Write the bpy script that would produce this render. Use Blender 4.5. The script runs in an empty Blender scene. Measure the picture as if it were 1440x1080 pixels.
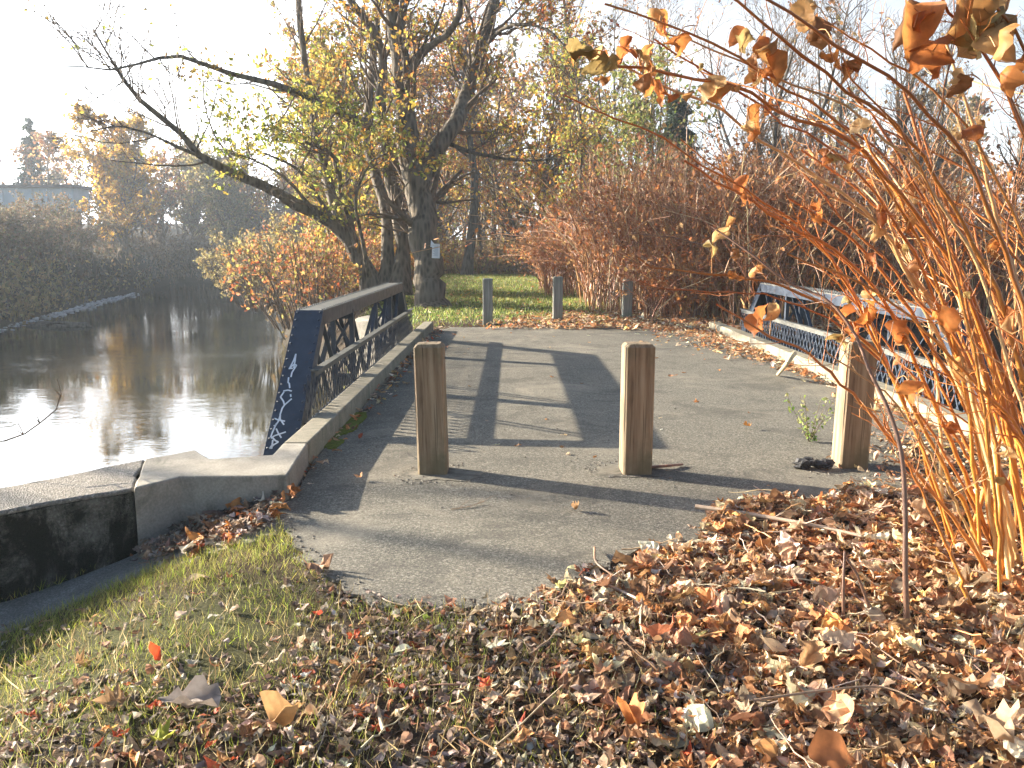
import bpy, math, random
import numpy as np
from mathutils import Vector

S = bpy.context.scene
COL = S.collection
R_ = math.radians

# ------------------------------------------------------------------ camera
CAMH, FPX = 1.6, 1150.0
PITCH = math.atan(195 / FPX)
cp, sp = math.cos(PITCH), math.sin(PITCH)
cam_d = bpy.data.cameras.new('camera')
cam_d.sensor_width = 36
cam_d.lens = FPX / 1440 * 36
cam_d.clip_start, cam_d.clip_end = 0.05, 2000
cam = bpy.data.objects.new('camera', cam_d)
COL.objects.link(cam)
cam.location = (0, 0, CAMH)
cam.rotation_euler = (math.pi / 2 - PITCH, 0, 0)
S.camera = cam


def ray(px, py):
    x, y = (px - 720) / FPX, -(py - 540) / FPX
    return np.array([x, cp + y * sp, -sp + y * cp])


def P(px, py, d):                       # world point seen at a pixel of the survey photo, d metres along the view axis
    return np.array([0, 0, CAMH]) + ray(px, py) * d


def G(px, py, z=0.0):                   # the same on a level plane
    r = ray(px, py)
    return np.array([0, 0, CAMH]) + r * ((z - CAMH) / r[2])


# ------------------------------------------------------------------ materials
def new_mat(name):
    m = bpy.data.materials.new(name)
    m.use_nodes = True
    nt = m.node_tree
    nt.nodes.clear()
    out = nt.nodes.new('ShaderNodeOutputMaterial')
    b = nt.nodes.new('ShaderNodeBsdfPrincipled')
    nt.links.new(b.outputs[0], out.inputs[0])
    return m, nt, b, out


def nd(nt, t, **k):
    n = nt.nodes.new(t)
    for a, v in k.items():
        if a in n.inputs.keys():
            n.inputs[a].default_value = v
        else:
            setattr(n, a, v)
    return n


def noise(nt, scale, detail=4, rough=.55, vec=None, dist=0.0):
    n = nd(nt, 'ShaderNodeTexNoise')
    n.inputs['Scale'].default_value = scale
    n.inputs['Detail'].default_value = detail
    n.inputs['Roughness'].default_value = rough
    n.inputs['Distortion'].default_value = dist
    if vec is not None:
        nt.links.new(vec, n.inputs['Vector'])
    return n.outputs['Fac']


def ramp(nt, fac, stops):
    n = nd(nt, 'ShaderNodeValToRGB')
    e = n.color_ramp.elements
    e[0].position, e[0].color = stops[0][0], (*stops[0][1], 1)
    e[1].position, e[1].color = stops[-1][0], (*stops[-1][1], 1)
    for p, c in stops[1:-1]:
        q = e.new(p)
        q.color = (*c, 1)
    nt.links.new(fac, n.inputs[0])
    return n.outputs[0]


def vramp(nt, fac, a, b, lo=0.0, hi=1.0):
    n = nd(nt, 'ShaderNodeMapRange')
    nt.links.new(fac, n.inputs[0])
    for i, v in enumerate((a, b, lo, hi)):
        n.inputs[i + 1].default_value = v
    return n.outputs[0]


def mix(nt, fac, a, b, mode='MIX'):
    n = nd(nt, 'ShaderNodeMix', data_type='RGBA', blend_type=mode)
    for sock, v in ((n.inputs['Factor'], fac), (n.inputs[6], a), (n.inputs[7], b)):
        if isinstance(v, (int, float)):
            sock.default_value = v
        elif isinstance(v, tuple):
            sock.default_value = (*v, 1)
        else:
            nt.links.new(v, sock)
    return n.outputs[2]


def bump(nt, b, h, strength=.3, dist=.02):
    n = nd(nt, 'ShaderNodeBump')
    n.inputs['Strength'].default_value = strength
    n.inputs['Distance'].default_value = dist
    nt.links.new(h, n.inputs['Height'])
    nt.links.new(n.outputs[0], b.inputs['Normal'])


def objco(nt, scale=(1, 1, 1)):
    t = nd(nt, 'ShaderNodeTexCoord')
    m = nd(nt, 'ShaderNodeMapping')
    m.inputs['Scale'].default_value = scale
    nt.links.new(t.outputs['Object'], m.inputs['Vector'])
    return m.outputs[0]


def attr(nt, name):
    a = nd(nt, 'ShaderNodeAttribute')
    a.attribute_name = name
    return a.outputs['Color']


def leaf_material(name, trans=.4, rough=.6, spec=.25, nscale=60):
    m, nt, b, out = new_mat(name)
    c = attr(nt, 'tint')
    n = noise(nt, nscale, 3, .6, objco(nt))
    c2 = mix(nt, vramp(nt, n, .35, .7, 0, .45), c, mix(nt, .55, c, (.05, .03, .02)))
    nt.links.new(c2, b.inputs['Base Color'])
    b.inputs['Roughness'].default_value = rough
    b.inputs['Specular IOR Level'].default_value = spec
    t = nd(nt, 'ShaderNodeBsdfTranslucent')
    nt.links.new(c2, t.inputs[0])
    ms = nd(nt, 'ShaderNodeMixShader')
    ms.inputs[0].default_value = trans
    nt.links.new(b.outputs[0], ms.inputs[1])
    nt.links.new(t.outputs[0], ms.inputs[2])
    nt.links.new(ms.outputs[0], out.inputs[0])
    return m


def simple(name, c1, c2, scale=6, rough=.8, bs=.3, bd=.01, vec=(1, 1, 1), metallic=0, spec=.3, detail=6):
    m, nt, b, out = new_mat(name)
    n = noise(nt, scale, detail, .6, objco(nt, vec))
    nt.links.new(ramp(nt, n, [(.3, c1), (.7, c2)]), b.inputs['Base Color'])
    b.inputs['Roughness'].default_value = rough
    b.inputs['Metallic'].default_value = metallic
    b.inputs['Specular IOR Level'].default_value = spec
    if bs:
        bump(nt, b, n, bs, bd)
    return m


M = {}
M['leaf'] = leaf_material('tree_leaf', .5)
M['litter'] = leaf_material('dry_leaf', .28, .65, .25, 45)
M['dryleaf'] = leaf_material('hanging_dry_leaf', .5, .55, .3, 40)
M['grass'] = leaf_material('grass_blade', .4, .5, .3, 30)


def cane_material():
    m, nt, b, out = new_mat('dry_cane')
    c = attr(nt, 'tint')
    n = noise(nt, 30, 4, .6, objco(nt, (1, 1, .25)))
    c2 = mix(nt, vramp(nt, n, .4, .7, 0, .6), c, mix(nt, .6, c, (.07, .03, .02)))
    nt.links.new(c2, b.inputs['Base Color'])
    b.inputs['Roughness'].default_value = .42
    bump(nt, b, n, .2, .004)
    return m


M['cane'] = cane_material()


def bark_material(name, dark, light, scale=7):
    m, nt, b, out = new_mat(name)
    co = objco(nt, (1, 1, .22))
    n = noise(nt, scale, 8, .7, co, .4)
    v = nd(nt, 'ShaderNodeTexVoronoi')
    v.inputs['Scale'].default_value = scale * 1.6
    nt.links.new(co, v.inputs['Vector'])
    h = mix(nt, .5, n, v.outputs['Distance'])
    nt.links.new(ramp(nt, h, [(.25, dark), (.6, light)]), b.inputs['Base Color'])
    b.inputs['Roughness'].default_value = .9
    b.inputs['Specular IOR Level'].default_value = .15
    bump(nt, b, h, .9, .05)
    return m


M['bark'] = bark_material('bark', (.028, .024, .02), (.15, .127, .1))
M['bark_grey'] = bark_material('grey_bark', (.035, .032, .03), (.13, .118, .1))
M['twig'] = simple('twig_bark', (.07, .05, .035), (.17, .12, .08), 9, .8, .2)


def asphalt():
    m, nt, b, out = new_mat('asphalt')
    co = objco(nt)
    v = nd(nt, 'ShaderNodeTexVoronoi')
    v.inputs['Scale'].default_value = 170
    nt.links.new(co, v.inputs['Vector'])
    stone = nd(nt, 'ShaderNodeSeparateColor')
    nt.links.new(v.outputs['Color'], stone.inputs[0])
    big = noise(nt, .7, 6, .65, co, .6)
    fine = noise(nt, 110, 4, .7, co)
    base = ramp(nt, stone.outputs[0], [(0, (.065, .061, .05)), (.45, (.125, .117, .094)), (.85, (.205, .192, .152)), (1, (.38, .355, .28))])
    base = mix(nt, vramp(nt, big, .4, .68, 0, .5), base, (.2, .18, .14))
    base = mix(nt, vramp(nt, fine, .3, .6, .45, 0), base, (.05, .048, .044))
    sp = noise(nt, 62, 2, .5, co)
    base = mix(nt, vramp(nt, sp, .34, .44, .55, 0), base, (.035, .034, .032))
    base = mix(nt, vramp(nt, sp, .58, .68, 0, .6), base, (.34, .32, .27))
    wet = noise(nt, 1.6, 7, .7, co, 1.0)
    base = mix(nt, vramp(nt, wet, .5, .62, 0, .55), base, (.062, .058, .048))
    dusty = noise(nt, .9, 7, .7, co, .8)
    base = mix(nt, vramp(nt, dusty, .53, .66, 0, .5), base, (.3, .27, .21))
    # a crack network
    w = nd(nt, 'ShaderNodeTexVoronoi')
    w.feature = 'DISTANCE_TO_EDGE'
    w.inputs['Scale'].default_value = .16
    wm = nd(nt, 'ShaderNodeVectorMath')
    nn = nd(nt, 'ShaderNodeTexNoise')
    nn.inputs['Scale'].default_value = 2.2
    nn.inputs['Detail'].default_value = 6
    nt.links.new(co, nn.inputs['Vector'])
    wm.operation = 'MULTIPLY_ADD'
    nt.links.new(nn.outputs['Color'], wm.inputs[0])
    wm.inputs[1].default_value = (.5, .5, .5)
    nt.links.new(co, wm.inputs[2])
    nt.links.new(wm.outputs[0], w.inputs['Vector'])
    crack = vramp(nt, w.outputs['Distance'], 0, .0022, .8, 0)
    cm = nd(nt, 'ShaderNodeMath', operation='MULTIPLY')
    nt.links.new(crack, cm.inputs[0])
    nt.links.new(vramp(nt, noise(nt, 1.1, 3, .5, co), .5, .58), cm.inputs[1])
    crack = cm.outputs[0]
    base = mix(nt, crack, base, (.02, .02, .018))
    nt.links.new(base, b.inputs['Base Color'])
    b.inputs['Roughness'].default_value = .82
    b.inputs['Specular IOR Level'].default_value = .35
    h = mix(nt, .75, v.outputs['Distance'], fine)
    h = mix(nt, crack, h, (0, 0, 0))
    bump(nt, b, h, .7, .006)
    return m


M['asphalt'] = asphalt()


def concrete(name, c1, c2, dirt, dirt_lo, dirt_hi, pebble=0.0):
    m, nt, b, out = new_mat(name)
    co = objco(nt)
    n = noise(nt, 5, 8, .65, co)
    f = noise(nt, 70, 3, .6, co)
    base = ramp(nt, n, [(.3, c1), (.7, c2)])
    base = mix(nt, vramp(nt, f, .35, .65, .35, 0), base, tuple(x * .45 for x in c1))
    if pebble:
        v = nd(nt, 'ShaderNodeTexVoronoi')
        v.inputs['Scale'].default_value = 95
        nt.links.new(co, v.inputs['Vector'])
        s = nd(nt, 'ShaderNodeSeparateColor')
        nt.links.new(v.outputs['Color'], s.inputs[0])
        pc = ramp(nt, s.outputs[1], [(0, (.1, .09, .08)), (.5, (.22, .2, .17)), (.85, (.34, .31, .27)), (1, (.6, .56, .5))])
        base = mix(nt, pebble, base, pc)
        bump(nt, b, mix(nt, .5, v.outputs['Distance'], f), .9, .015)
    else:
        bump(nt, b, mix(nt, .5, n, f), .5, .012)
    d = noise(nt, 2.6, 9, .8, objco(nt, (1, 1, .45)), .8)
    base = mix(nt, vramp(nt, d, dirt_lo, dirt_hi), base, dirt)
    nt.links.new(base, b.inputs['Base Color'])
    b.inputs['Roughness'].default_value = .9
    b.inputs['Specular IOR Level'].default_value = .25
    return m


M['concrete'] = concrete('concrete', (.24, .22, .19), (.4, .37, .31), (.09, .085, .06), .52, .75)
M['concrete_rough'] = concrete('weathered_aggregate_concrete', (.14, .13, .115), (.26, .24, .21), (.06, .06, .045), .55, .8, .55)
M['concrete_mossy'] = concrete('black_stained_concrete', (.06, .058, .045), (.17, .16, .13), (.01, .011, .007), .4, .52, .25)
M['concrete_kerb'] = concrete('kerb_concrete', (.22, .2, .15), (.36, .325, .25), (.1, .095, .065), .47, .7)


def wood(name, light, mid, dark, green):
    m, nt, b, out = new_mat(name)
    co = objco(nt, (1, 1, .05))
    g = noise(nt, 26, 6, .65, co, .25)
    big = noise(nt, 3.5, 5, .6, objco(nt, (1, 1, .6)))
    base = ramp(nt, g, [(.28, dark), (.45, mid), (.72, light)])
    base = mix(nt, vramp(nt, big, .46, .62, 0, .75), base, green)
    ck = vramp(nt, noise(nt, 34, 2, .5, objco(nt, (1, 1, .018))), .34, .39, 1, 0)
    base = mix(nt, ck, base, tuple(c * .35 for c in dark))
    nt.links.new(base, b.inputs['Base Color'])
    b.inputs['Roughness'].default_value = .8
    b.inputs['Specular IOR Level'].default_value = .25
    bump(nt, b, mix(nt, ck, g, (0, 0, 0)), .5, .008)
    return m


M['wood'] = wood('weathered_timber', (.36, .285, .19), (.225, .16, .1), (.075, .05, .03), (.12, .108, .062))
M['wood_grey'] = wood('grey_timber', (.3, .3, .27), (.2, .2, .175), (.1, .1, .085), (.16, .18, .13))


def steel():
    m, nt, b, out = new_mat('dark_painted_steel')
    co = objco(nt)
    n = noise(nt, 9, 6, .6, co)
    base = ramp(nt, n, [(.3, (.02, .03, .05)), (.7, (.038, .053, .08))])
    r = noise(nt, 16, 8, .75, co)
    base = mix(nt, vramp(nt, r, .61, .68), base, (.1, .045, .025))
    nt.links.new(base, b.inputs['Base Color'])
    nt.links.new(vramp(nt, n, .3, .7, .32, .5), b.inputs['Roughness'])
    b.inputs['Specular IOR Level'].default_value = .5
    bump(nt, b, n, .15, .006)
    return m


M['steel'] = steel()
M['steel_lit'] = simple('lit_steel_paint', (.07, .075, .075), (.17, .168, .15), 14, .5, .2, .004)  # steel lightened for top plate and handrail: sky and sun put into the colour
M['paint_white'] = simple('white_spray_paint', (.6, .66, .72), (.75, .8, .85), 20, .6, 0)


def water():
    m, nt, b, out = new_mat('river_water')
    co = objco(nt, (1, 1.8, 1))
    n1 = noise(nt, 1.1, 3, .55, co, .3)
    n2 = noise(nt, 6, 3, .6, co, .3)
    patch = vramp(nt, noise(nt, .09, 3, .6, objco(nt, (1, 1.6, 1))), .42, .62, .15, 1)
    h = mix(nt, .25, n1, n2)
    b.inputs['Base Color'].default_value = (.018, .02, .012, 1)
    b.inputs['Roughness'].default_value = .03
    b.inputs['IOR'].default_value = 1.4
    b.inputs['Specular IOR Level'].default_value = .8
    n = nd(nt, 'ShaderNodeBump')
    n.inputs['Distance'].default_value = .05
    nt.links.new(h, n.inputs['Height'])
    sm = nd(nt, 'ShaderNodeMath', operation='MULTIPLY')
    nt.links.new(patch, sm.inputs[0])
    sm.inputs[1].default_value = .3
    nt.links.new(sm.outputs[0], n.inputs['Strength'])
    nt.links.new(n.outputs[0], b.inputs['Normal'])
    return m


M['water'] = water()


def ground_mat():
    m, nt, b, out = new_mat('ground')
    co = objco(nt)
    a = nd(nt, 'ShaderNodeAttribute')
    a.attribute_name = 'cover'
    sep = nd(nt, 'ShaderNodeSeparateColor')
    nt.links.new(a.outputs['Color'], sep.inputs[0])
    f = noise(nt, 38, 6, .7, co)
    g = noise(nt, 3, 6, .65, co)
    soil = ramp(nt, f, [(.3, (.035, .025, .017)), (.5, (.085, .06, .04)), (.72, (.17, .125, .085))])
    green = ramp(nt, f, [(.3, (.03, .045, .012)), (.5, (.07, .1, .025)), (.72, (.13, .15, .045))])
    grav = ramp(nt, noise(nt, 90, 3, .6, co), [(.3, (.17, .165, .15)), (.5, (.3, .29, .26)), (.7, (.48, .46, .42))])
    mud = ramp(nt, f, [(.3, (.02, .018, .014)), (.7, (.07, .06, .045))])
    c = mix(nt, sep.outputs[0], soil, green)
    c = mix(nt, sep.outputs[1], c, grav)
    c = mix(nt, sep.outputs[2], c, mud)
    c = mix(nt, vramp(nt, g, .4, .65, .35, 0), c, (.04, .03, .02))
    nt.links.new(c, b.inputs['Base Color'])
    b.inputs['Roughness'].default_value = .95
    b.inputs['Specular IOR Level'].default_value = .1
    bump(nt, b, f, .8, .03)
    return m


M['ground'] = ground_mat()
M['moss'] = simple('moss', (.06, .09, .01), (.2, .23, .03), 40, .95, .9, .02)
M['patch'] = concrete('old_concrete_collar', (.15, .14, .115), (.29, .27, .22), (.06, .058, .05), .44, .6)
M['paper'] = simple('paper', (.6, .66, .74), (.72, .77, .84), 4, .7, 0)
M['ink'] = simple('faded_ink', (.2, .28, .4), (.3, .38, .5), 30, .8, 0)
M['char'] = simple('charred_lump', (.012, .012, .013), (.07, .07, .075), 22, .6, .9, .02)
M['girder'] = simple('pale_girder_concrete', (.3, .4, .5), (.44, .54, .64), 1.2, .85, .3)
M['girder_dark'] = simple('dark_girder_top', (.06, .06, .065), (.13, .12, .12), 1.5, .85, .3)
M['glass'] = simple('car_glass', (.01, .012, .014), (.02, .022, .025), 3, .08, 0, spec=.6)
M['rubber'] = simple('tyre_rubber', (.012, .012, .012), (.025, .025, .025), 20, .85, .2)
M['chrome'] = simple('wheel_alloy', (.4, .4, .41), (.5, .5, .5), 9, .3, 0, metallic=1)
M['lamp_red'] = simple('tail_lamp', (.4, .01, .01), (.5, .02, .02), 9, .2, 0)
M['lamp_clear'] = simple('head_lamp', (.6, .6, .6), (.7, .7, .7), 9, .15, 0)
for nm, c in (('white', (.78, .78, .77)), ('blue', (.05, .12, .4)), ('silver', (.5, .51, .52)), ('red', (.5, .03, .03))):
    M['car_' + nm] = simple('car_paint_' + nm, tuple(x * .93 for x in c), c, 2, .25, 0, spec=.6)

# ------------------------------------------------------------------ mesh building
ORIGIN = {}


class MB:
    def __init__(s):
        s.v, s.t, s.f, s.n, s.flat = [], [], {}, 0, []

    def add(s, V, F, tint=None):
        V = np.asarray(V, float).reshape(-1, 3)
        if not isinstance(F, list) or isinstance(F[0], list):
            F = [np.asarray(F, int)]
        for q in F:
            q = np.asarray(q, int)
            s.f.setdefault(q.shape[1], []).append(q + s.n)
        s.v.append(V)
        if tint is None:
            T = np.ones((len(V), 3)) * .5
        else:
            T = np.asarray(tint, float)
            if T.ndim == 1:
                T = np.tile(T, (len(V), 1))
        s.t.append(T)
        s.n += len(V)
        return s

    def box(s, c, size, rz=0.0, tint=None):
        x, y, z = (np.array(size) / 2)
        V = np.array([[a * x, b * y, d * z] for d in (-1, 1) for a, b in ((-1, -1), (1, -1), (1, 1), (-1, 1))])
        if rz:
            k, l = math.cos(rz), math.sin(rz)
            V[:, :2] = V[:, :2] @ np.array([[k, l], [-l, k]])
        return s.add(V + np.array(c), BOXF, tint)

    def bar(s, p, q, w, h, up=(0, 0, 1), tint=None):      # box from p to q, w across, h along up
        p, q = np.array(p, float), np.array(q, float)
        d = q - p
        d /= np.linalg.norm(d)
        a = np.cross(d, np.array(up, float))
        a /= np.linalg.norm(a)
        u = np.cross(a, d)
        V = [e + i * a * w / 2 + j * u * h / 2 for e in (p, q) for i, j in ((-1, -1), (1, -1), (1, 1), (-1, 1))]
        return s.add(V, BARF, tint)

    def prism(s, pts, z0, z1, tint=None):
        n = len(pts)
        pts = np.array(pts, float)
        z0 = np.broadcast_to(z0, n)
        z1 = np.broadcast_to(z1, n)
        V = np.vstack([np.column_stack([pts[:, :2], z0]), np.column_stack([pts[:, :2], z1])])
        side = np.array([[i, (i + 1) % n, n + (i + 1) % n, n + i] for i in range(n)])
        return s.add(V, [side, np.arange(n, 2 * n)[None], np.arange(n)[::-1][None]], tint)

    def mesh(s, name, org=(0, 0, 0), smooth=False):
        V = np.vstack(s.v) - np.array(org)
        me = bpy.data.meshes.new(name)
        me.vertices.add(len(V))
        me.vertices.foreach_set('co', V.astype(np.float32).ravel())
        L, st, o = [], [], 0
        for k, qs in s.f.items():
            q = np.vstack(qs)
            L.append(q.ravel())
            st.append(o + np.arange(len(q)) * k)
            o += q.size
        L = np.concatenate(L)
        st = np.concatenate(st)
        me.loops.add(len(L))
        me.loops.foreach_set('vertex_index', L.astype(np.int32))
        me.polygons.add(len(st))
        me.polygons.foreach_set('loop_start', st.astype(np.int32))
        me.polygons.foreach_set('use_smooth', np.full(len(st), smooth))
        me.update(calc_edges=True)
        a = me.attributes.new('tint', 'FLOAT_COLOR', 'POINT')
        T = np.column_stack([np.vstack(s.t), np.ones(len(V))])
        a.data.foreach_set('color', T.astype(np.float32).ravel())
        return me

    def build(s, name, mat, parent=None, smooth=False, bevel=0, org=None):
        if org is None:
            org = ORIGIN[parent.name] if parent else (0, 0, 0)
        me = s.mesh(name, org, smooth)
        if mat:
            me.materials.append(mat)
        o = bpy.data.objects.new(name, me)
        COL.objects.link(o)
        ORIGIN[o.name] = tuple(org)
        if parent:
            o.parent = parent
        else:
            o.location = org
        if bevel:
            b = o.modifiers.new('edge', 'BEVEL')
            b.width, b.segments, b.limit_method = bevel, 2, 'ANGLE'
        return o


BOXF = np.array([[3, 2, 1, 0], [4, 5, 6, 7], [0, 1, 5, 4], [1, 2, 6, 5], [2, 3, 7, 6], [3, 0, 4, 7]])
BARF = np.array([[0, 1, 2, 3], [7, 6, 5, 4], [0, 4, 5, 1], [1, 5, 6, 2], [2, 6, 7, 3], [3, 7, 4, 0]])


def tag(o, label=None, cat=None, group=None, kind=None):
    for k, v in (('label', label), ('category', cat), ('group', group), ('kind', kind)):
        if v:
            o[k] = v
    return o


def thing(name, loc, label, cat, group=None):
    o = bpy.data.objects.new(name, None)
    o.empty_display_size = .2
    COL.objects.link(o)
    o.location = loc
    ORIGIN[o.name] = tuple(loc)
    return tag(o, label, cat, group)


def copy_tree(o, parent=None):
    c = o.copy()
    COL.objects.link(c)
    ORIGIN[c.name] = ORIGIN[o.name]
    if parent:
        c.parent = parent
    for ch in list(o.children):
        copy_tree(ch, c)
    return c


def tubes(mb, PP, RR, sides=5, tint=None):
    """PP (N,K,3) polylines, RR (N,K) radii, added as tapered tubes"""
    PP, RR = np.asarray(PP, float), np.asarray(RR, float)
    N, K = PP.shape[:2]
    T = np.gradient(PP, axis=1)
    T /= np.linalg.norm(T, axis=2, keepdims=True) + 1e-9
    main = PP[:, -1] - PP[:, 0]
    ref = np.zeros((N, 3))
    ref[np.arange(N), np.argmin(np.abs(main), axis=1)] = 1
    A = np.cross(T, ref[:, None, :])
    A /= np.linalg.norm(A, axis=2, keepdims=True) + 1e-9
    B = np.cross(T, A)
    th = np.arange(sides) * 2 * np.pi / sides
    V = PP[:, :, None, :] + RR[:, :, None, None] * (np.cos(th)[None, None, :, None] * A[:, :, None, :] + np.sin(th)[None, None, :, None] * B[:, :, None, :])
    base = (np.arange(N) * K * sides)[:, None, None]
    k = np.arange(K - 1)[None, :, None] * sides
    i = np.arange(sides)[None, None, :]
    j = (i + 1) % sides
    Q = np.stack([base + k + i, base + k + j, base + k + sides + j, base + k + sides + i], axis=-1).reshape(-1, 4)
    if tint is not None:
        tint = np.asarray(tint, float)
        if tint.ndim == 2 and len(tint) == N:
            tint = np.repeat(tint, K * sides, axis=0)
    mb.add(V.reshape(-1, 3), Q, tint)


def spline(pts, n):
    pts = np.asarray(pts, float)
    d = np.r_[0, np.cumsum(np.linalg.norm(np.diff(pts[:, :3], axis=0), axis=1))]
    t = np.linspace(0, d[-1], n)
    # Catmull-Rom through the points
    i = np.clip(np.searchsorted(d, t, 'right') - 1, 0, len(d) - 2)
    u = ((t - d[i]) / (d[i + 1] - d[i] + 1e-9))[:, None]
    ext = np.vstack([2 * pts[0] - pts[1], pts, 2 * pts[-1] - pts[-2]])
    p0, p1, p2, p3 = ext[i], ext[i + 1], ext[i + 2], ext[i + 3]
    return .5 * (2 * p1 + (p2 - p0) * u + (2 * p0 - 5 * p1 + 4 * p2 - p3) * u ** 2 + (3 * p1 - p0 - 3 * p2 + p3) * u ** 3)


def unit(v):
    return v / (np.linalg.norm(v, axis=-1, keepdims=True) + 1e-9)


def sprout(rng, PP, RR, n, tmin, length, ang, up=.1, wander=.15, rr=.55, K=5, tmax=1.0, rmin=.004, shrink=.55):
    """n children from each polyline"""
    N, KP = PP.shape[:2]
    idx = np.repeat(np.arange(N), n)
    m = len(idx)
    t = rng.uniform(tmin, tmax, m)
    f = t * (KP - 1)
    i = np.minimum(f.astype(int), KP - 2)
    u = (f - i)[:, None]
    start = PP[idx, i] * (1 - u) + PP[idx, i + 1] * u
    tan = unit(PP[idx, i + 1] - PP[idx, i])
    rad = (RR[idx, i] * (1 - u[:, 0]) + RR[idx, i + 1] * u[:, 0]) * rr
    perp = unit(np.cross(tan, rng.normal(size=(m, 3))))
    a = np.radians(rng.uniform(ang[0], ang[1], m))[:, None]
    d = unit(np.cos(a) * tan + np.sin(a) * perp + np.array([0, 0, up]))
    L = rng.uniform(length[0], length[1], m) * (1 - shrink * (t - tmin) / (1.001 - tmin))
    out = np.zeros((m, K, 3))
    out[:, 0] = start
    for k in range(1, K):
        out[:, k] = out[:, k - 1] + d * (L / (K - 1))[:, None]
        d = unit(d + rng.normal(size=(m, 3)) * wander + np.array([0, 0, up * .5]))
    rad = np.maximum(rad, rmin)
    r = rad[:, None] * np.linspace(1, .35, K)[None]
    return out, np.maximum(r, rmin * .6)


# leaf blades: stations along v (0..1), half width w
def blade_template(w):
    n = len(w)
    v = np.linspace(0, 1, n)
    V = np.zeros((n * 3, 3))
    V[0::3, 0], V[2::3, 0] = -np.array(w), np.array(w)
    V[:, 1] = np.repeat(v, 3)
    F = [[3 * i + a, 3 * i + a + 1, 3 * i + a + 4, 3 * i + a + 3] for i in range(n - 1) for a in (0, 1)]
    return V, np.array(F)


def wide_template(w, cols, ragged=0.0, seed=1):
    r = np.random.default_rng(seed)
    n, k = len(w), len(cols)
    V = np.array([[c * w[i] * (1 + (r.normal(0, ragged) if abs(c) == 1 else 0)), i / (n - 1) + (r.normal(0, ragged * .12) if abs(c) == 1 else 0), 0] for i in range(n) for c in cols])
    F = np.array([[k * i + a, k * i + a + 1, k * i + k + a + 1, k * i + k + a] for i in range(n - 1) for a in range(k - 1)])
    return V, F


T_BIG = wide_template([.1, .3, .42, .45, .4, .33, .24, .14, .06, .005], [-1, -.5, 0, .5, 1], .06, 4)
T_BIG2 = wide_template([.14, .36, .4, .36, .36, .26, .2, .1, .01], [-1, -.5, 0, .5, 1], .1, 9)
T_OVATE = blade_template([.03, .2, .27, .23, .13, .01])
T_HEART = blade_template([.16, .4, .43, .33, .17, .01])
T_SLIM = blade_template([.02, .12, .15, .1, .01])
T_SIMPLE = blade_template([.04, .3, .02])
T_GRASS = blade_template([.03, .024, .002])


def lobed_template():
    ang = np.radians([-90, -55, -38, -12, 8, 28, 48, 68, 90, 112, 132, 152, 172, 192, 218, 235])
    rad = np.array([.12, .33, .27, .5, .3, .56, .33, .36, .66, .36, .33, .56, .3, .5, .27, .33])
    V = [[0, .4, 0]] + [[.45 * math.cos(a) * 0 + r * math.cos(a), .4 + r * math.sin(a), 0] for a, r in zip(ang, rad)]
    n = len(ang)
    mid = [[.55 * (x[0]), .4 + .55 * (x[1] - .4), 0] for x in V[1:]]
    Vv = np.array(V + mid)
    F3 = np.array([[0, n + 1 + i, n + 1 + (i + 1) % n] for i in range(n)])
    F4 = np.array([[n + 1 + i, 1 + i, 1 + (i + 1) % n, n + 1 + (i + 1) % n] for i in range(n)])
    return Vv, [F3, F4]


T_LOBED = lobed_template()


def rot_mats(rng, n, tilt, yaw=None, flip=True):
    yaw = rng.uniform(0, 2 * np.pi, n) if yaw is None else yaw
    ax = rng.uniform(0, 2 * np.pi, n)
    tl = np.abs(rng.normal(0, tilt, n))
    if flip:
        tl = np.where(rng.random(n) < .5, tl, np.pi - tl)
    k = np.stack([np.cos(ax), np.sin(ax), np.zeros(n)], -1)
    c, s = np.cos(tl)[:, None, None], np.sin(tl)[:, None, None]
    Kx = np.zeros((n, 3, 3))
    Kx[:, 0, 2], Kx[:, 1, 2], Kx[:, 2, 0], Kx[:, 2, 1] = k[:, 1], -k[:, 0], -k[:, 1], k[:, 0]
    Rt = np.eye(3)[None] + s * Kx + (1 - c) * (Kx @ Kx)
    cy, sy = np.cos(yaw), np.sin(yaw)
    Rz = np.zeros((n, 3, 3))
    Rz[:, 0, 0], Rz[:, 0, 1], Rz[:, 1, 0], Rz[:, 1, 1], Rz[:, 2, 2] = cy, -sy, sy, cy, 1
    return Rt @ Rz


def dir_mats(rng, D):
    """matrices whose v axis follows D"""
    D = unit(D)
    n = len(D)
    X = unit(np.cross(D, rng.normal(size=(n, 3))))
    Z = np.cross(X, D)
    return np.stack([X, D, Z], axis=-1)


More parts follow.
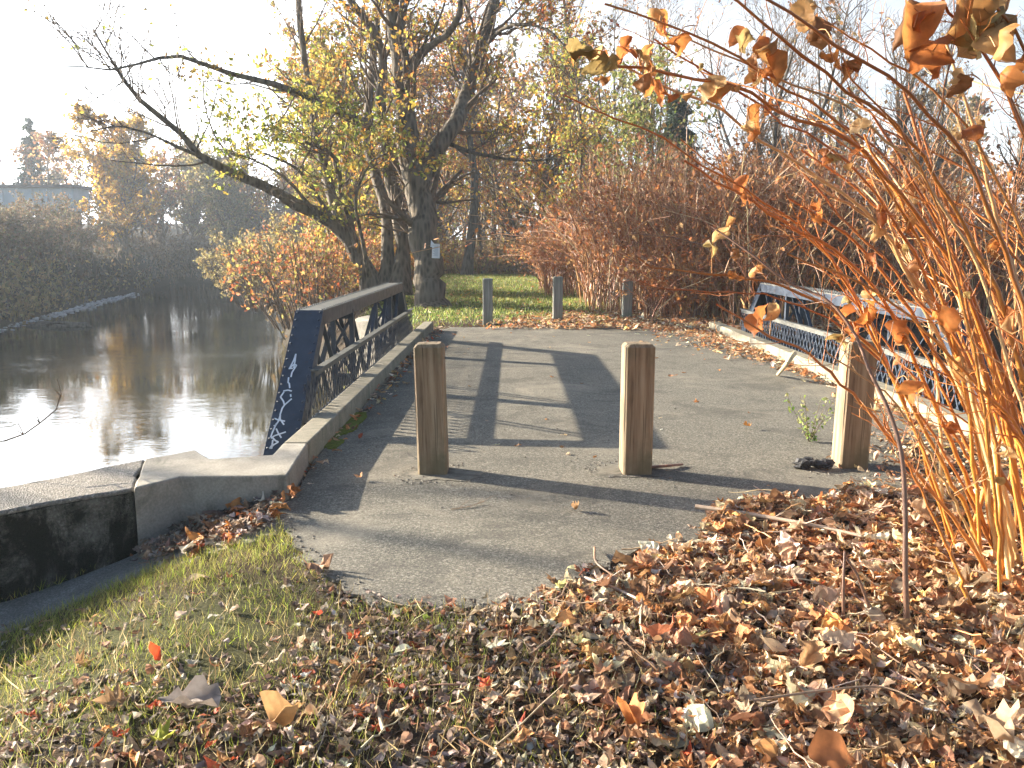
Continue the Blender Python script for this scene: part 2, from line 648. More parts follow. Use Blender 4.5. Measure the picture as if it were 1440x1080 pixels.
def leaves(mb, rng, tpl, pos, mats, size, ku, kv, tint, crinkle=.04, width=None, wav=0.0):
    V, F = tpl
    n, m = len(pos), len(V)
    u = np.tile(V[:, 0], (n, 1))
    v = np.tile(V[:, 1] - .5, (n, 1))
    if width is not None:
        u = u * np.asarray(width)[:, None]
    ku = np.where(np.abs(ku) < .05, .05, ku)[:, None]
    kv = np.where(np.abs(kv) < .05, .05, kv)[:, None]
    x = np.sin(ku * u) / ku
    z = (1 - np.cos(ku * u)) / ku + (1 - np.cos(kv * v)) / kv
    y = np.sin(kv * v) / kv
    z = z + rng.normal(0, crinkle, (n, m))
    if wav:
        for q in range(3):
            f = rng.normal(0, 5 + 3 * q, (3, n, 1))
            z = z + wav / (q + 1) * np.sin(f[0] * u + f[1] * v + f[2] * 3)
            x = x + .5 * wav / (q + 1) * np.sin(f[1] * u - f[0] * v + f[2])
    if wav:
        z = z + np.abs(x) * rng.uniform(.1, .7, (n, 1))
    L = np.stack([x, y, z], -1) * np.asarray(size)[:, None, None]
    W = np.einsum('nij,nmj->nmi', mats, L) + np.asarray(pos)[:, None, :]
    off = (np.arange(n) * m)[:, None, None]
    Fl = F if isinstance(F, list) else [F]
    mb.add(W.reshape(-1, 3), [(q[None] + off).reshape(-1, q.shape[1]) for q in Fl], np.clip(np.repeat(tint, m, axis=0) * (1 + ((.3 * (np.abs(V[:, 0]) < 1e-6) - .12 * (np.abs(V[:, 0]) > .3)) * (wav > 0) + .16 * np.sin(9 * (u + v) + np.arange(n)[:, None]) + rng.normal(0, .09, (n, m))).reshape(-1, 1)), .003, .9))


def palette(rng, n, cols, w=None, jit=.18):
    cols = np.array(cols, float)
    w = None if w is None else np.array(w, float) / sum(w)
    c = cols[rng.choice(len(cols), n, p=w)]
    return np.clip(c * np.exp(rng.normal(0, jit, (n, 1))) * np.exp(rng.normal(0, .05, (n, 3))), .004, .85)


# ------------------------------------------------------------------ setting: terrain, water, sky
def inside(poly, X, Y):
    r = np.zeros(X.shape, bool)
    n = len(poly)
    for i in range(n):
        x0, y0 = poly[i]
        x1, y1 = poly[(i + 1) % n]
        c = ((y0 > Y) != (y1 > Y))
        with np.errstate(divide='ignore', invalid='ignore'):
            xi = (x1 - x0) * (Y - y0) / (y1 - y0 + 1e-12) + x0
        r ^= c & (X < xi)
    return r


def sdf(poly, X, Y):
    d = np.full(X.shape, 1e9)
    n = len(poly)
    for i in range(n):
        a, b = np.array(poly[i], float), np.array(poly[(i + 1) % n], float)
        ab = b - a
        t = np.clip(((X - a[0]) * ab[0] + (Y - a[1]) * ab[1]) / (ab @ ab), 0, 1)
        d = np.minimum(d, np.hypot(X - a[0] - t * ab[0], Y - a[1] - t * ab[1]))
    return np.where(inside(poly, X, Y), -d, d)


def sstep(a, b, x):
    t = np.clip((x - a) / (b - a), 0, 1)
    return t * t * (3 - 2 * t)


WATER = [(-9, -30), (-7.5, 0), (-4.2, 3.9), (-3.0, 5.0), (-2.1, 5.5), (-1.6, 6.75), (14, 6.75), (40, 4), (40, 14), (14, 14.5), (-1.9, 14.7),
         (-3.6, 16.2), (-4.6, 20), (-8.5, 30), (-13, 48), (-15, 76), (-24, 78), (-33, 82), (-29, 64), (-27.5, 55), (-23, 38), (-20.5, 30), (-21, 10), (-26, -30)]

SLAB = [tuple(G(0, 838, -.33)[:2]), tuple(G(200, 752, -.17)[:2]), tuple(G(400, 690, 0)[:2]), tuple(G(395, 745, 0)[:2]), tuple(G(330, 768, -.02)[:2]),
        tuple(G(190, 800, -.15)[:2]), tuple(G(0, 884, -.3)[:2]), (-3.4, 2.9), (-4.0, 3.6)]


def lump(x, y, s, seed):
    return (np.sin(x * s * 1.7 + seed) * np.cos(y * s * 1.3 - seed * 2) + np.sin(x * s * .6 - y * s * 1.1 + seed * 3)) * .5


def land(x, y):
    z = -.008 + 0 * x
    near = sstep(8, 5, y)
    z = z - .36 * sstep(-1.25, -2.9, x) * near + .022 * lump(x, y, 2.2, 1) * near * sstep(4.2, 3.2, y)
    z = z + .1 * sstep(2.4, 4.5, x) * near
    far = sstep(16.5, 24, y)
    z = z + far * (.1 * lump(x, y, .25, 4) + .1)
    # left bank rises behind the waterline
    lb = sstep(-20, -42, x + .25 * (y - 36)) * sstep(120, 80, y * 0 + 80)
    lb = sstep(0, 24, -x - (21 + .12 * (np.clip(y, 10, 90) - 30)))
    z = z + lb * 3.0
    z = z + sstep(95, 160, y) * 2.5
    return z


def height(x, y):
    x, y = np.asarray(x, float), np.asarray(y, float)
    s = sdf(WATER, x, y)
    hard = (y > 3.0) & (((y < 16.0) & (x > -3.2)) | ((y < 7.0) & (x > -5.6)))
    w0 = np.where(hard, -.1, -1.6)
    w1 = np.where(hard, .12, 2.2)
    k = sstep(0, 1, (s - w0) / (w1 - w0))
    return -3.4 * (1 - k) + land(x, y) * k


def terrain():
    xs = np.unique(np.round(np.concatenate([np.linspace(-180, -40, 50), np.linspace(-40, -6, 90), np.linspace(-6, 8, 150), np.linspace(8, 40, 60), np.linspace(40, 180, 40)]), 4))
    ys = np.unique(np.round(np.concatenate([np.linspace(-30, 0, 24), np.linspace(0, 8, 110), np.linspace(8, 30, 120), np.linspace(30, 100, 110), np.linspace(100, 260, 40)]), 4))
    X, Y = np.meshgrid(xs, ys)
    Z = height(X, Y)
    nx, ny = len(xs), len(ys)
    idx = np.arange(nx * ny).reshape(ny, nx)
    Q = np.stack([idx[:-1, :-1], idx[:-1, 1:], idx[1:, 1:], idx[1:, :-1]], -1).reshape(-1, 4)
    mb = MB().add(np.stack([X, Y, Z], -1).reshape(-1, 3), Q)
    o = mb.build('ground', M['ground'], smooth=True)
    o['kind'] = 'structure'
    gr = sstep(.25, .8, sstep(17.2, 18.4, Y) * sstep(43, 39, Y) * sstep(-4.8, -3.2, X) * sstep(4.5, 2.6, X) + .55 * sstep(4.6, 3.4, Y) * sstep(-.2, -1.2, X) * sstep(2.2, 2.6, Y))
    gv = sstep(.04, -.03, sdf(SLAB, X, Y))
    mud = np.clip(sstep(-.6, -1.5, Z) + sstep(-20, -22, X), 0, 1)
    a = o.data.attributes.new('cover', 'FLOAT_COLOR', 'POINT')
    a.data.foreach_set('color', np.stack([gr, gv, mud, np.ones_like(gr)], -1).astype(np.float32).ravel())


terrain()
wmb = MB().add([(-60, -60, -2), (60, -60, -2), (60, 100, -2), (-60, 100, -2)], [[0, 1, 2, 3]])
wmb.build('water', M['water'])['kind'] = 'structure'

# asphalt: path in front of the bridge and the bridge's wearing course
rng = np.random.default_rng(3)
KL, KR = -1.5, 3.75                      # inner faces of the two kerbs
edge = [(404, 690), (392, 735), (420, 775), (478, 828), (520, 846), (560, 853), (640, 858), (745, 855), (790, 830), (835, 800), (900, 775), (1030, 757), (1090, 730), (1160, 735), (1300, 740), (1440, 735)]
pts = [G(*e)[:2] for e in edge] + [np.array([5.6, 5.4]), np.array([KR + .01, 6.0]), np.array([KR - .01, 15.3]), np.array([4.4, 15.8]), np.array([3.5, 16.3]), np.array([-1.2, 16.1]), np.array([KL + .01, 15.4]), np.array([KL + .01, 6.0]), np.array([-1.42, 5.3])]
dense = []
for i in range(len(pts)):
    a, b = pts[i], pts[(i + 1) % len(pts)]
    n = max(2, int(np.linalg.norm(b - a) / .07))
    rough = .022 if i < len(edge) - 1 or (len(edge) + 2 <= i <= len(edge) + 5) else 0
    for k in range(n):
        dense.append(a + (b - a) * k / n + (rng.normal(0, rough, 2) if rough else 0))
MB().prism(dense, -.12, .006).build('path', M['asphalt'])['kind'] = 'structure'

# ------------------------------------------------------------------ bridge: deck, kerbs, walls, trusses
deck = MB().box((1.125, 10.65, -.31), (5.74, 8.2, .36))
for y in np.linspace(7.2, 14.1, 6):
    deck.box((1.125, y, -.68), (5.9, .18, .38))
bd = deck.build('bridge_deck', M['concrete_rough'])
tag(bd, 'grey concrete bridge deck slab spanning the channel under the asphalt', 'bridge deck')


def jit_poly(pts, rng, step, amp, skip=()):
    out = []
    for i in range(len(pts)):
        a, b = np.array(pts[i][:2]), np.array(pts[(i + 1) % len(pts)][:2])
        n = max(1, int(np.linalg.norm(b - a) / step))
        for k in range(n):
            out.append(a + (b - a) * k / n + (rng.normal(0, amp, 2) if k and i not in skip else 0))
    return out


ZK = .17
def kerb(xa, xb, label):
    mb = MB()
    ys = np.linspace(5.86, 15.55, 8)
    for a, b in zip(ys[:-1], ys[1:]):
        mb.box(((xa + xb) / 2, (a + b) / 2, (ZK - .25) / 2), (xb - xa, b - a - .008, ZK + .25))
    o = mb.build('kerb', M['concrete_kerb'], bevel=.012, org=((xa + xb) / 2, 10.6, 0))
    o['kind'] = 'thing'
    return tag(o, label, 'kerb', 'concrete kerbs along the bridge deck')


kerb(KL - .18, KL, 'long concrete kerb with leaves and moss at its foot, beside the graffiti-tagged truss')
kerb(KR, KR + .18, 'long sunlit concrete kerb behind the post among the dry canes')

# wing wall on the water side, near end of the bridge: pale newer end and dark older length
rng = np.random.default_rng(5)
a1 = [G(x, y, ZK) for x, y in ((402, 670), (330, 669), (253, 670), (188, 686), (204, 645), (274, 632), (296, 645), (383, 639))]
a1 = [np.array([-1.42, 5.0, 0])] + a1[1:] + [np.array([-1.68, 5.85, 0]), np.array([-1.5, 5.85, 0])]
w1 = thing('parapet_wall', (-2.0, 5.1, 0), 'pale cracked concrete wall end turning the corner at the kerb above a leaf pocket', 'wall')
mb = MB().prism(jit_poly(a1, rng, .12, .005, (7, 8, 9)), -3.4, ZK - .001)
mb.build('wall', M['concrete'], w1, bevel=.012)
a2 = [G(x, y, ZK - .014) for x, y in ((188, 686), (100, 700), (0, 719), (-420, 795), (-420, 757), (0, 685), (101, 666), (122, 662), (204, 645))]
w2 = thing('retaining_wall', (-2.8, 4.6, 0), 'old pebbly retaining wall with a black stained face at the water edge', 'wall')
pp = jit_poly(a2, rng, .1, .012)
MB().prism(pp, ZK - .045, ZK - .016).build('coping', M['concrete_rough'], w2, bevel=.02)
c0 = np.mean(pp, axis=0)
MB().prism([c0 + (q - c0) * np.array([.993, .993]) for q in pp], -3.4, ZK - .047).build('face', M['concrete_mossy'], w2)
# cracks: a raised-lip strip would be wrong, so the break is a real gap filled with a dark sliver
# near and far abutments and far wing wall
MB().box((1.125, 6.62, -1.85), (5.5, .5, 2.72)).build('abutment', M['concrete_rough'], bevel=.02)
tag(bpy.data.objects['abutment'], 'rough concrete abutment under the near end of the deck', 'abutment')
MB().box((1.125, 14.85, -1.85), (5.5, .5, 2.72)).build('abutment', M['concrete'], bevel=.02)
tag(bpy.data.objects['abutment.001'], 'pale concrete abutment across the channel under the far end of the deck', 'abutment')
fw = []
for x, y in ((-1.8, 14.95), (-2.3, 15.3), (-2.75, 15.75), (-3.0, 15.7), (-3.02, 15.5), (-2.5, 15.0), (-1.85, 14.62)):
    fw.append((x, y))
ztop = [.2, .26, .3, .22, .22, .3, .2]
o = MB().prism(fw, -3.2, ztop).build('wing_wall', M['concrete'], bevel=.06)
tag(o, 'pale concrete wing wall seen through the truss, beyond the channel', 'wall')
o = MB().prism([(4.1, 5.9), (5.5, 5.2), (8, 4.6), (8.1, 4.9), (5.6, 5.55), (4.15, 6.3)], -3.2, [.1, .08, 0, 0, .08, .1]).build('wing_wall', M['concrete_rough'], bevel=.02)
tag(o, 'rough concrete wing wall below the dry canes by the channel', 'wall')


def rivets(mb, pts, nrm, r=.012):
    nrm = unit(np.array(nrm, float))
    a = unit(np.cross(nrm, [.3, .5, .81]))
    b = np.cross(nrm, a)
    pts = np.asarray(pts)
    th = np.arange(6) * np.pi / 3
    ring = np.cos(th)[:, None] * a + np.sin(th)[:, None] * b
    loc = np.vstack([ring * r, ring * r * .75 + nrm * r * .6, nrm[None] * r * .95])
    V = pts[:, None, :] + loc[None]
    F4 = np.array([[i, (i + 1) % 6, 6 + (i + 1) % 6, 6 + i] for i in range(6)])
    F3 = np.array([[6 + i, 6 + (i + 1) % 6, 12] for i in range(6)])
    off = (np.arange(len(pts)) * 13)[:, None, None]
    mb.add(V.reshape(-1, 3), [(F4[None] + off).reshape(-1, 4), (F3[None] + off).reshape(-1, 3)])


YN, YF, ZT = 7.68, 13.35, 1.0           # top chord
BN, BF, ZB = 6.05, 14.98, -.48           # feet of the end posts


def truss(side, label):
    sx = 1 if side == 'water' else -1   # +1: deck lies towards +x
    X = (lambda u: KL - .27 - u) if sx == 1 else (lambda u: KR + .27 + u)   # u = 0 deck face, .3 outer face
    W = .26
    t = thing('bridge_truss', (X(W / 2), 10.5, 0), label, 'truss', 'steel pony trusses along the bridge')
    xm = X(W / 2)
    # top chord: cover plate, two side channels
    mb = MB()
    for u in (.03, W - .03):
        mb.box((X(u), (YN + YF) / 2, ZT - .075), (.05, YF - YN - .02, .125))
    tc = mb.build('top_chord', M['steel'], t)
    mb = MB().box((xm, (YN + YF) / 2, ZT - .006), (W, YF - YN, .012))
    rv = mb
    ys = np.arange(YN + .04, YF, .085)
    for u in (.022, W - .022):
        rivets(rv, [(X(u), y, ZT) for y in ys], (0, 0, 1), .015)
    mb.build('cover_plate', M['steel_lit'], tc)
    # inclined end posts
    for (y0, y1) in ((YN, BN), (YF, BF)):
        p, q = np.array([xm, y0, ZT]), np.array([xm, y1, ZB])
        d = unit(q - p)
        n = np.array([0, -1, 0]) * np.sign(y0 - y1) - d * (np.array([0, -1, 0]) @ d) * np.sign(y0 - y1)
        n = unit(n)
        mb = MB().bar(p - n * .006, q - n * .006, W, .012, n)
        for u in (.03, W - .03):
            o = np.array([X(u) - xm, 0, 0])
            mb.bar(p + o - n * .08 + d * .02, q + o - n * .08, .05, .13, n)
        rv = mb
        L = np.linalg.norm(q - p)
        ss = np.arange(.03, L, .095)
        for u in (.024, W - .024):
            rivets(rv, [p + d * s + np.array([X(u) - xm, 0, 0]) for s in ss], n, .0125)
        ep = mb.build('end_post', M['steel'], t)
        if sx == 1 and y0 == YN:        # the sprayed tag, running down the plate
            g = MB()
            def stroke(pts, w=.013):
                pts = [p + n * .003 + np.array([1, 0, 0]) * (a - W / 2) + d * b for a, b in pts]
                for e, f in zip(pts[:-1], pts[1:]):
                    g.bar(e, f, w, .002, n)
            K = 1.34 / 1.0
            # (across from the outer edge, down from the top) in metres
            def T(cx, cy):              # crop pixels of the survey close-up to plate coordinates
                yy = cy * .1944 + 440
                xx = cx * .1944 + 360
                f = (yy - 437) / (640 - 437)
                lft, rgt = 410 + f * (370 - 410), 447 + f * (425 - 447)
                return ((xx - lft) / (rgt - lft) * W, float(np.interp(yy, VROW, VS)))
            rows, VS = [], np.linspace(0, L, 60)
            for s in VS:
                w = p + d * s - np.array([0, 0, CAMH])
                ax = w[1] * cp - w[2] * sp
                rows.append(540 - FPX * (w[1] * sp + w[2] * cp) / ax)
            VROW = np.array(rows)
            for pl in ([(272, 298), (258, 345), (228, 405), (262, 372), (282, 380), (250, 432), (244, 465)], [(272, 298), (268, 350), (262, 400)], [(222, 405), (255, 402)],
                       [(226, 468), (224, 505), (234, 512), (240, 545)], [(190, 566), (228, 560), (258, 567)], [(196, 572), (170, 610), (196, 640), (206, 668), (190, 690), (176, 735), (178, 770), (205, 800), (214, 810)],
                       [(206, 668), (240, 640), (262, 622)], [(250, 590), (254, 608)], [(130, 765), (160, 775), (220, 785)], [(178, 740), (165, 785), (140, 820), (128, 815)],
                       [(150, 800), (118, 870), (104, 912), (140, 890), (236, 862)], [(150, 838), (170, 870), (200, 905)], [(125, 905), (150, 925), (178, 935)], [(178, 935), (140, 955), (104, 984), (120, 962), (142, 950)], [(128, 920), (122, 985)]):
                stroke([T(*c) for c in pl])
            g.build('graffiti', M['paint_white'], ep)
    # verticals: two angles with X lacing across the truss
    for y in (9.15, 12.05):
        mb = MB()
        for u in (.025, W - .025):
            mb.bar((X(u), y, ZT - .1), (X(u), y, ZB - .1), .05, .06, (0, 1, 0))
            mb.bar((X(u), y + .04, ZT - .1), (X(u), y + .04, ZB - .1), .012, .06, (0, 1, 0))
        for z in (.86, .1, -.42):
            mb.box((xm, y, z), (W - .09, .014, .14))
        for z0, z1 in ((.79, .48), (.48, .17), (.03, -.35)):
            mb.bar((X(.04), y, z0), (X(W - .04), y, z1), .03, .012, (0, 1, 0))
            mb.bar((X(W - .04), y + .014, z0), (X(.04), y + .014, z1), .03, .012, (0, 1, 0))
        mb.bar((X(W), y + .02, .7), (X(W + .42), y + .02, ZB - .2), .05, .05, (0, 1, 0))
        mb.build('vertical', M['steel'], t)
    for (y0, z0, y1, z1) in ((YN + .15, .9, 9.15, ZB), (9.3, .86, 10.6, ZB), (11.9, .86, 10.6, ZB), (YF - .15, .9, 12.05, ZB)):
        mb = MB()
        for u in (.06, W - .06):
            mb.bar((X(u), y0, z0), (X(u), y1, z1), .012, .045, (1, 0, 0))
        mb.build('diagonal', M['steel'], t)
    MB().box((X(.06), 10.5, ZB - .1), (.06, BF - BN, .16)).box((X(W - .06), 10.5, ZB - .1), (.06, BF - BN, .16)).build('bottom_chord', M['steel'], t)
    # lattice guard between the truss and the kerb
    mb = MB()
    y0, y1, zt, zb = 6.78, 14.25, .49, .1
    x = X(-.022)
    step = .125
    k = 0
    for y in np.arange(y0 - .15, y1 + .15, step):
        for dx, s in ((0, 1), (.007, -1)):
            a = np.array([x + dx * sx, y, zt])
            b = np.array([x + dx * sx, y + s * .24, zb])
            # clip to the panel
            for e, f in ((a, b), (b, a)):
                if e[1] < y0:
                    e += (f - e) * ((y0 - e[1]) / (f[1] - e[1] + 1e-9))
                if e[1] > y1:
                    e += (f - e) * ((y1 - e[1]) / (f[1] - e[1] + 1e-9))
            if abs(a[2] - b[2]) > .05 and y0 - .01 <= a[1] <= y1 + .01:
                mb.bar(a, b, .004, .017, (1, 0, 0.001)) if False else mb.bar(a, b, .02, .005, (1, 0, 0))
    mb.box((x, (y0 + y1) / 2, zb), (.03, y1 - y0, .03))
    gl = mb.build('lattice_guard', M['steel'], t)
    mb = MB().box((X(-.03), (y0 + y1) / 2 + .16, zt + .022), (.07, y1 - y0 - .36, .014)).box((X(-.03), (y0 + y1) / 2 + .16, zt - .011), (.01, y1 - y0 - .36, .05))
    mb.build('handrail', M['steel_lit'], t)
    return t


truss('water', 'dark riveted steel truss with a white graffiti tag on its sloping end post')
truss('canes', 'dark riveted steel truss half hidden behind the orange dry canes')

# ------------------------------------------------------------------ timber bollards
def bollard(mat, loc, label, group, h=.93, w=.205, rz=0.0, lean=(0, 0)):
    t = thing('bollard', (0, 0, 0), label, 'bollard', group)
    mb = MB()
    a, c, e = w / 2, .014, .022
    def ring(s, z, ch):
        return [(-s + ch, -s, z), (s - ch, -s, z), (s, -s + ch, z), (s, s - ch, z), (s - ch, s, z), (-s + ch, s, z), (-s, s - ch, z), (-s, -s + ch, z)]
    V = ring(a, -.3, c) + ring(a, h - e, c) + ring(a - e * .9, h, c)
    F = [[i + 8 * k, (i + 1) % 8 + 8 * k, (i + 1) % 8 + 8 * k + 8, i + 8 * k + 8] for k in range(2) for i in range(8)]
    mb.add(V, [np.array(F), np.arange(16, 24)[None]])
    mb.build('post', mat, t)
    t.location = loc
    t.rotation_euler = (lean[0], lean[1], rz)
    return t


gn, gf = 'timber posts across the near end of the bridge', 'timber posts across the far end of the bridge'
b1 = bollard(M['wood'], G(610, 664), 'weathered brown timber post nearest the graffiti-tagged truss', gn, lean=(.0, -.02))
b2 = bollard(M['wood'], G(893, 664), 'weathered brown timber post in the middle of the near row of three', gn, rz=.03)
b3 = bollard(M['wood'], G(1194, 655), 'brown timber post with a bright sunlit side among the dry canes', gn, rz=-.05, lean=(0, .012))
b4 = bollard(M['wood_grey'], G(686, 455), 'dark grey timber post on the lawn edge nearest the tree with the notice', gf)
b5 = bollard(M['wood_grey'], G(784, 452), 'grey timber post in the middle of the far row of three', gf, h=.95)
b6 = bollard(M['wood_grey'], G(881, 449), 'grey timber post at the foot of the brown thicket', gf, h=.88, lean=(.02, .01))


def blob_patch(name, c, rx, ry, z, mat, rng, label, cat, h=.004, n=40):
    th = np.linspace(0, 2 * np.pi, n, endpoint=False)
    r = 1 + .18 * np.sin(th * 2 + rng.uniform(0, 6)) + .1 * np.sin(th * 5 + rng.uniform(0, 6)) + rng.normal(0, .05, n)
    V = np.column_stack([c[0] + rx * r * np.cos(th), c[1] + ry * r * np.sin(th)])
    o = MB().prism(V, z - .05, z + h).build(name, mat)
    return tag(o, label, cat)


rng = np.random.default_rng(8)
blob_patch('footing', G(622, 668), .26, .2, .006, M['patch'], rng, 'cracked pale concrete footing round the post nearest the tagged truss', 'footing')
blob_patch('footing', G(895, 661), .3, .2, .006, M['patch'], rng, 'broken pale concrete footing round the middle near post', 'footing')
blob_patch('moss', G(482, 600), .16, .55, .006, M['moss'], rng, None, None, .012)['kind'] = 'stuff'
blob_patch('moss', G(464, 624), .1, .2, .006, M['moss'], rng, None, None, .012)['kind'] = 'stuff'

# ------------------------------------------------------------------ trees
def leaf_scatter(mb, rng, PP, per, size, cols, w=None, tpl=T_SIMPLE, spread=.05, keep=None, jit=.2):
    N, K = PP.shape[:2]
    idx = np.repeat(np.arange(N), per)
    if keep is not None:
        idx = idx[rng.random(len(idx)) < keep[idx]]
    m = len(idx)
    if not m:
        return
    f = rng.uniform(.25, 1, m) * (K - 1)
    i = np.minimum(f.astype(int), K - 2)
    u = (f - i)[:, None]
    p = PP[idx, i] * (1 - u) + PP[idx, i + 1] * u + rng.normal(0, spread, (m, 3))
    D = rng.normal(size=(m, 3)) + np.array([0, 0, -.5])
    leaves(mb, rng, tpl, p, dir_mats(rng, D), rng.uniform(size[0], size[1], m), rng.uniform(-2, 2, m), rng.uniform(-1, 1, m), palette(rng, m, cols, w, jit), .03)


YEL = [(.55, .4, .07), (.5, .3, .06), (.36, .36, .08), (.5, .21, .05), (.3, .2, .08)]
GRN = [(.33, .37, .07), (.45, .42, .09), (.22, .27, .06), (.55, .42, .08)]
ORG = [(.5, .2, .06), (.45, .13, .05), (.55, .32, .09), (.33, .16, .07), (.42, .34, .1)]
BRN = [(.3, .18, .09), (.22, .13, .07), (.4, .27, .12), (.34, .15, .07)]


def limb(pix, r0, r1, n=14):
    pts = [P(a, b, d) for a, b, d in pix]
    C = spline(pts, n)
    return C, r0 + (r1 - r0) * np.linspace(0, 1, n) ** .72


def big_tree(root, limbs, seed, bark, spec, trunk_limbs=1, twig_mat=None):
    """limbs: list of (pixel path, r0, r1, leaf colours or None, leafiness)"""
    rng = np.random.default_rng(seed)
    tr, br, cr = MB(), MB(), MB()
    for li, (pix, r0, r1, cols, leafy) in enumerate(limbs):
        C, r = limb(pix, r0, r1, 18)
        C[1:] += rng.normal(0, .35, (17, 3)) * r[1:, None] * .35
        r = r * (1 + rng.normal(0, .05, 18))
        if pix[0][1] > 380:             # root flare
            r[0] *= 1.55
            r[1] *= 1.12
        tubes(tr, C[None], r[None], 12)
        L = np.linalg.norm(np.diff(C, axis=0), axis=1).sum()
        tm = spec.get('tmin', .25) if pix[0][1] > 380 else .12
        b1, r1_ = sprout(rng, C[None], r[None], max(5, int(L * spec['n1'])), tm, spec['l1'], (30, 75), .22, .16, .3, 7, rmin=.016)
        b2, r2_ = sprout(rng, b1, r1_, spec['n2'], .2, spec['l2'], (25, 65), .1, .22, .5, 5, rmin=.009)
        b3, r3_ = sprout(rng, b2, r2_, spec['n3'], .15, spec['l3'], (20, 60), .05, .25, .6, 4, rmin=.006)
        tubes(br, b1, r1_, 6)
        tubes(br, b2, r2_, 4)
        tubes(br, b3, r3_, 3)
        if cols is not None and leafy > 0:
            keep2 = np.repeat(np.clip(rng.normal(leafy, leafy * .8, len(b1)), 0, 1) * (.04 + .96 * sstep(-8.2, -5.6, b1[:, -1, 0])), spec['n2'])
            keep3 = np.repeat(keep2, spec['n3'])
            leaf_scatter(cr, rng, b3, spec['per'], spec['leaf'], cols, keep=keep3)
            leaf_scatter(cr, rng, b2, 3, spec['leaf'], cols, keep=keep2)
    tk = tr.build('trunk', bark, root, smooth=True)
    br.build('branches', twig_mat or M['twig'], tk, smooth=True)
    if cr.n:
        cr.build('crown', M['leaf'], root)
    return tk


spec = dict(n1=2.2, l1=(1.2, 3.2), n2=6, l2=(.5, 1.3), n3=4, l3=(.25, .7), per=5, leaf=(.09, .15), tmin=.45)
D0 = 21
t = thing('tree', G(607, 436), 'large tree with forked limbs and a white notice on its trunk', 'tree')
main_tk = big_tree(t, [
    ([(607, 441, 21), (603, 385, 21), (597, 320, 21), (588, 265, 21), (584, 235, 21)], .4, .34, None, 0),
    ([(588, 262, 21), (577, 215, 20.9), (568, 150, 20.8), (563, 80, 20.5), (552, 10, 20.3), (545, -80, 20), (530, -200, 20), (520, -330, 20.5)], .34, .07, YEL, .45),
    ([(585, 262, 21), (608, 220, 21.2), (640, 172, 21.5), (660, 115, 22), (680, 55, 22.3), (697, -5, 22.5), (715, -100, 23), (735, -240, 23.5)], .28, .05, YEL, .5),
    ([(575, 105, 20.6), (590, 78, 20.5), (612, 60, 20), (634, 42, 19.5), (648, 8, 19), (642, -60, 19)], .13, .05, YEL, .45),
    ([(634, 203, 21.5), (673, 217, 21), (740, 226, 20), (790, 222, 19)], .06, .02, YEL, .5),
    ([(664, 95, 22), (690, 55, 21.6), (720, 36, 21), (765, 40, 20.5), (800, 70, 20)], .07, .025, ORG, .3),
], 11, M['bark'], spec)
t2 = thing('tree', P(558, 408, 22), 'dark vine-hung tree with twin upright trunks beside the noticed tree', 'tree')
big_tree(t2, [
    ([(562, 412, 22), (566, 340, 22), (552, 260, 21.8), (538, 185, 21.6), (535, 130, 21.5), (541, 85, 21.5), (528, 48, 21.3), (495, 2, 21), (455, -70, 20.5), (420, -180, 20)], .23, .06, YEL, .45),
    ([(542, 410, 22.2), (546, 340, 22.2), (542, 290, 22.4), (527, 240, 22.6), (515, 190, 22.8), (520, 120, 23), (530, 20, 23.5), (525, -100, 24)], .2, .06, YEL, .4),
    ([(556, 240, 21.8), (543, 190, 21.5), (489, 161, 20.6), (435, 139, 19.8), (389, 119, 19.2), (333, 106, 18.6), (267, 82, 18), (240, 79, 17.7), (205, 86, 17.4), (165, 99, 17.1), (128, 92, 16.8), (104, 97, 16.6), (78, 93, 16.4)], .16, .008, YEL, .22),
], 12, M['bark'], spec)
t3 = thing('tree', P(527, 410, 22.3), 'leaning tree whose long limb reaches low over the river', 'tree')
big_tree(t3, [
    ([(527, 414, 22.3), (505, 365, 22.1), (478, 322, 21.9), (433, 294, 21.4), (400, 278, 21), (356, 256, 20.4), (311, 236, 19.8), (278, 217, 19.3), (256, 189, 19), (222, 161, 18.6), (189, 133, 18.2), (165, 98, 17.9), (130, 40, 17.5)], .27, .018, GRN, .4),
    ([(482, 326, 21.9), (470, 285, 22), (455, 235, 22.2), (443, 172, 22.4), (432, 111, 22.5), (426, 70, 22.6), (420, 0, 22.8), (410, -120, 23)], .16, .06, YEL, .35),
    ([(278, 218, 19.3), (245, 205, 18.7), (215, 190, 18.2), (170, 178, 17.6), (128, 184, 17.2)], .045, .012, GRN, .1),
    ([(505, 365, 22.1), (492, 310, 21.5), (480, 270, 20.8), (470, 220, 20), (430, 200, 19)], .12, .03, GRN, .95),
    ([(520, 395, 22), (508, 330, 21), (500, 280, 20.2), (520, 230, 19.6), (545, 215, 19.2)], .07, .02, GRN + YEL, .8),
    ([(445, 300, 21.3), (400, 250, 20.5), (350, 222, 19.8), (315, 215, 19.2)], .06, .015, GRN, .9),
    ([(478, 322, 21.9), (452, 285, 21.2), (420, 240, 20.4), (372, 215, 19.6)], .09, .02, GRN, .9),
], 13, M['bark'], spec)

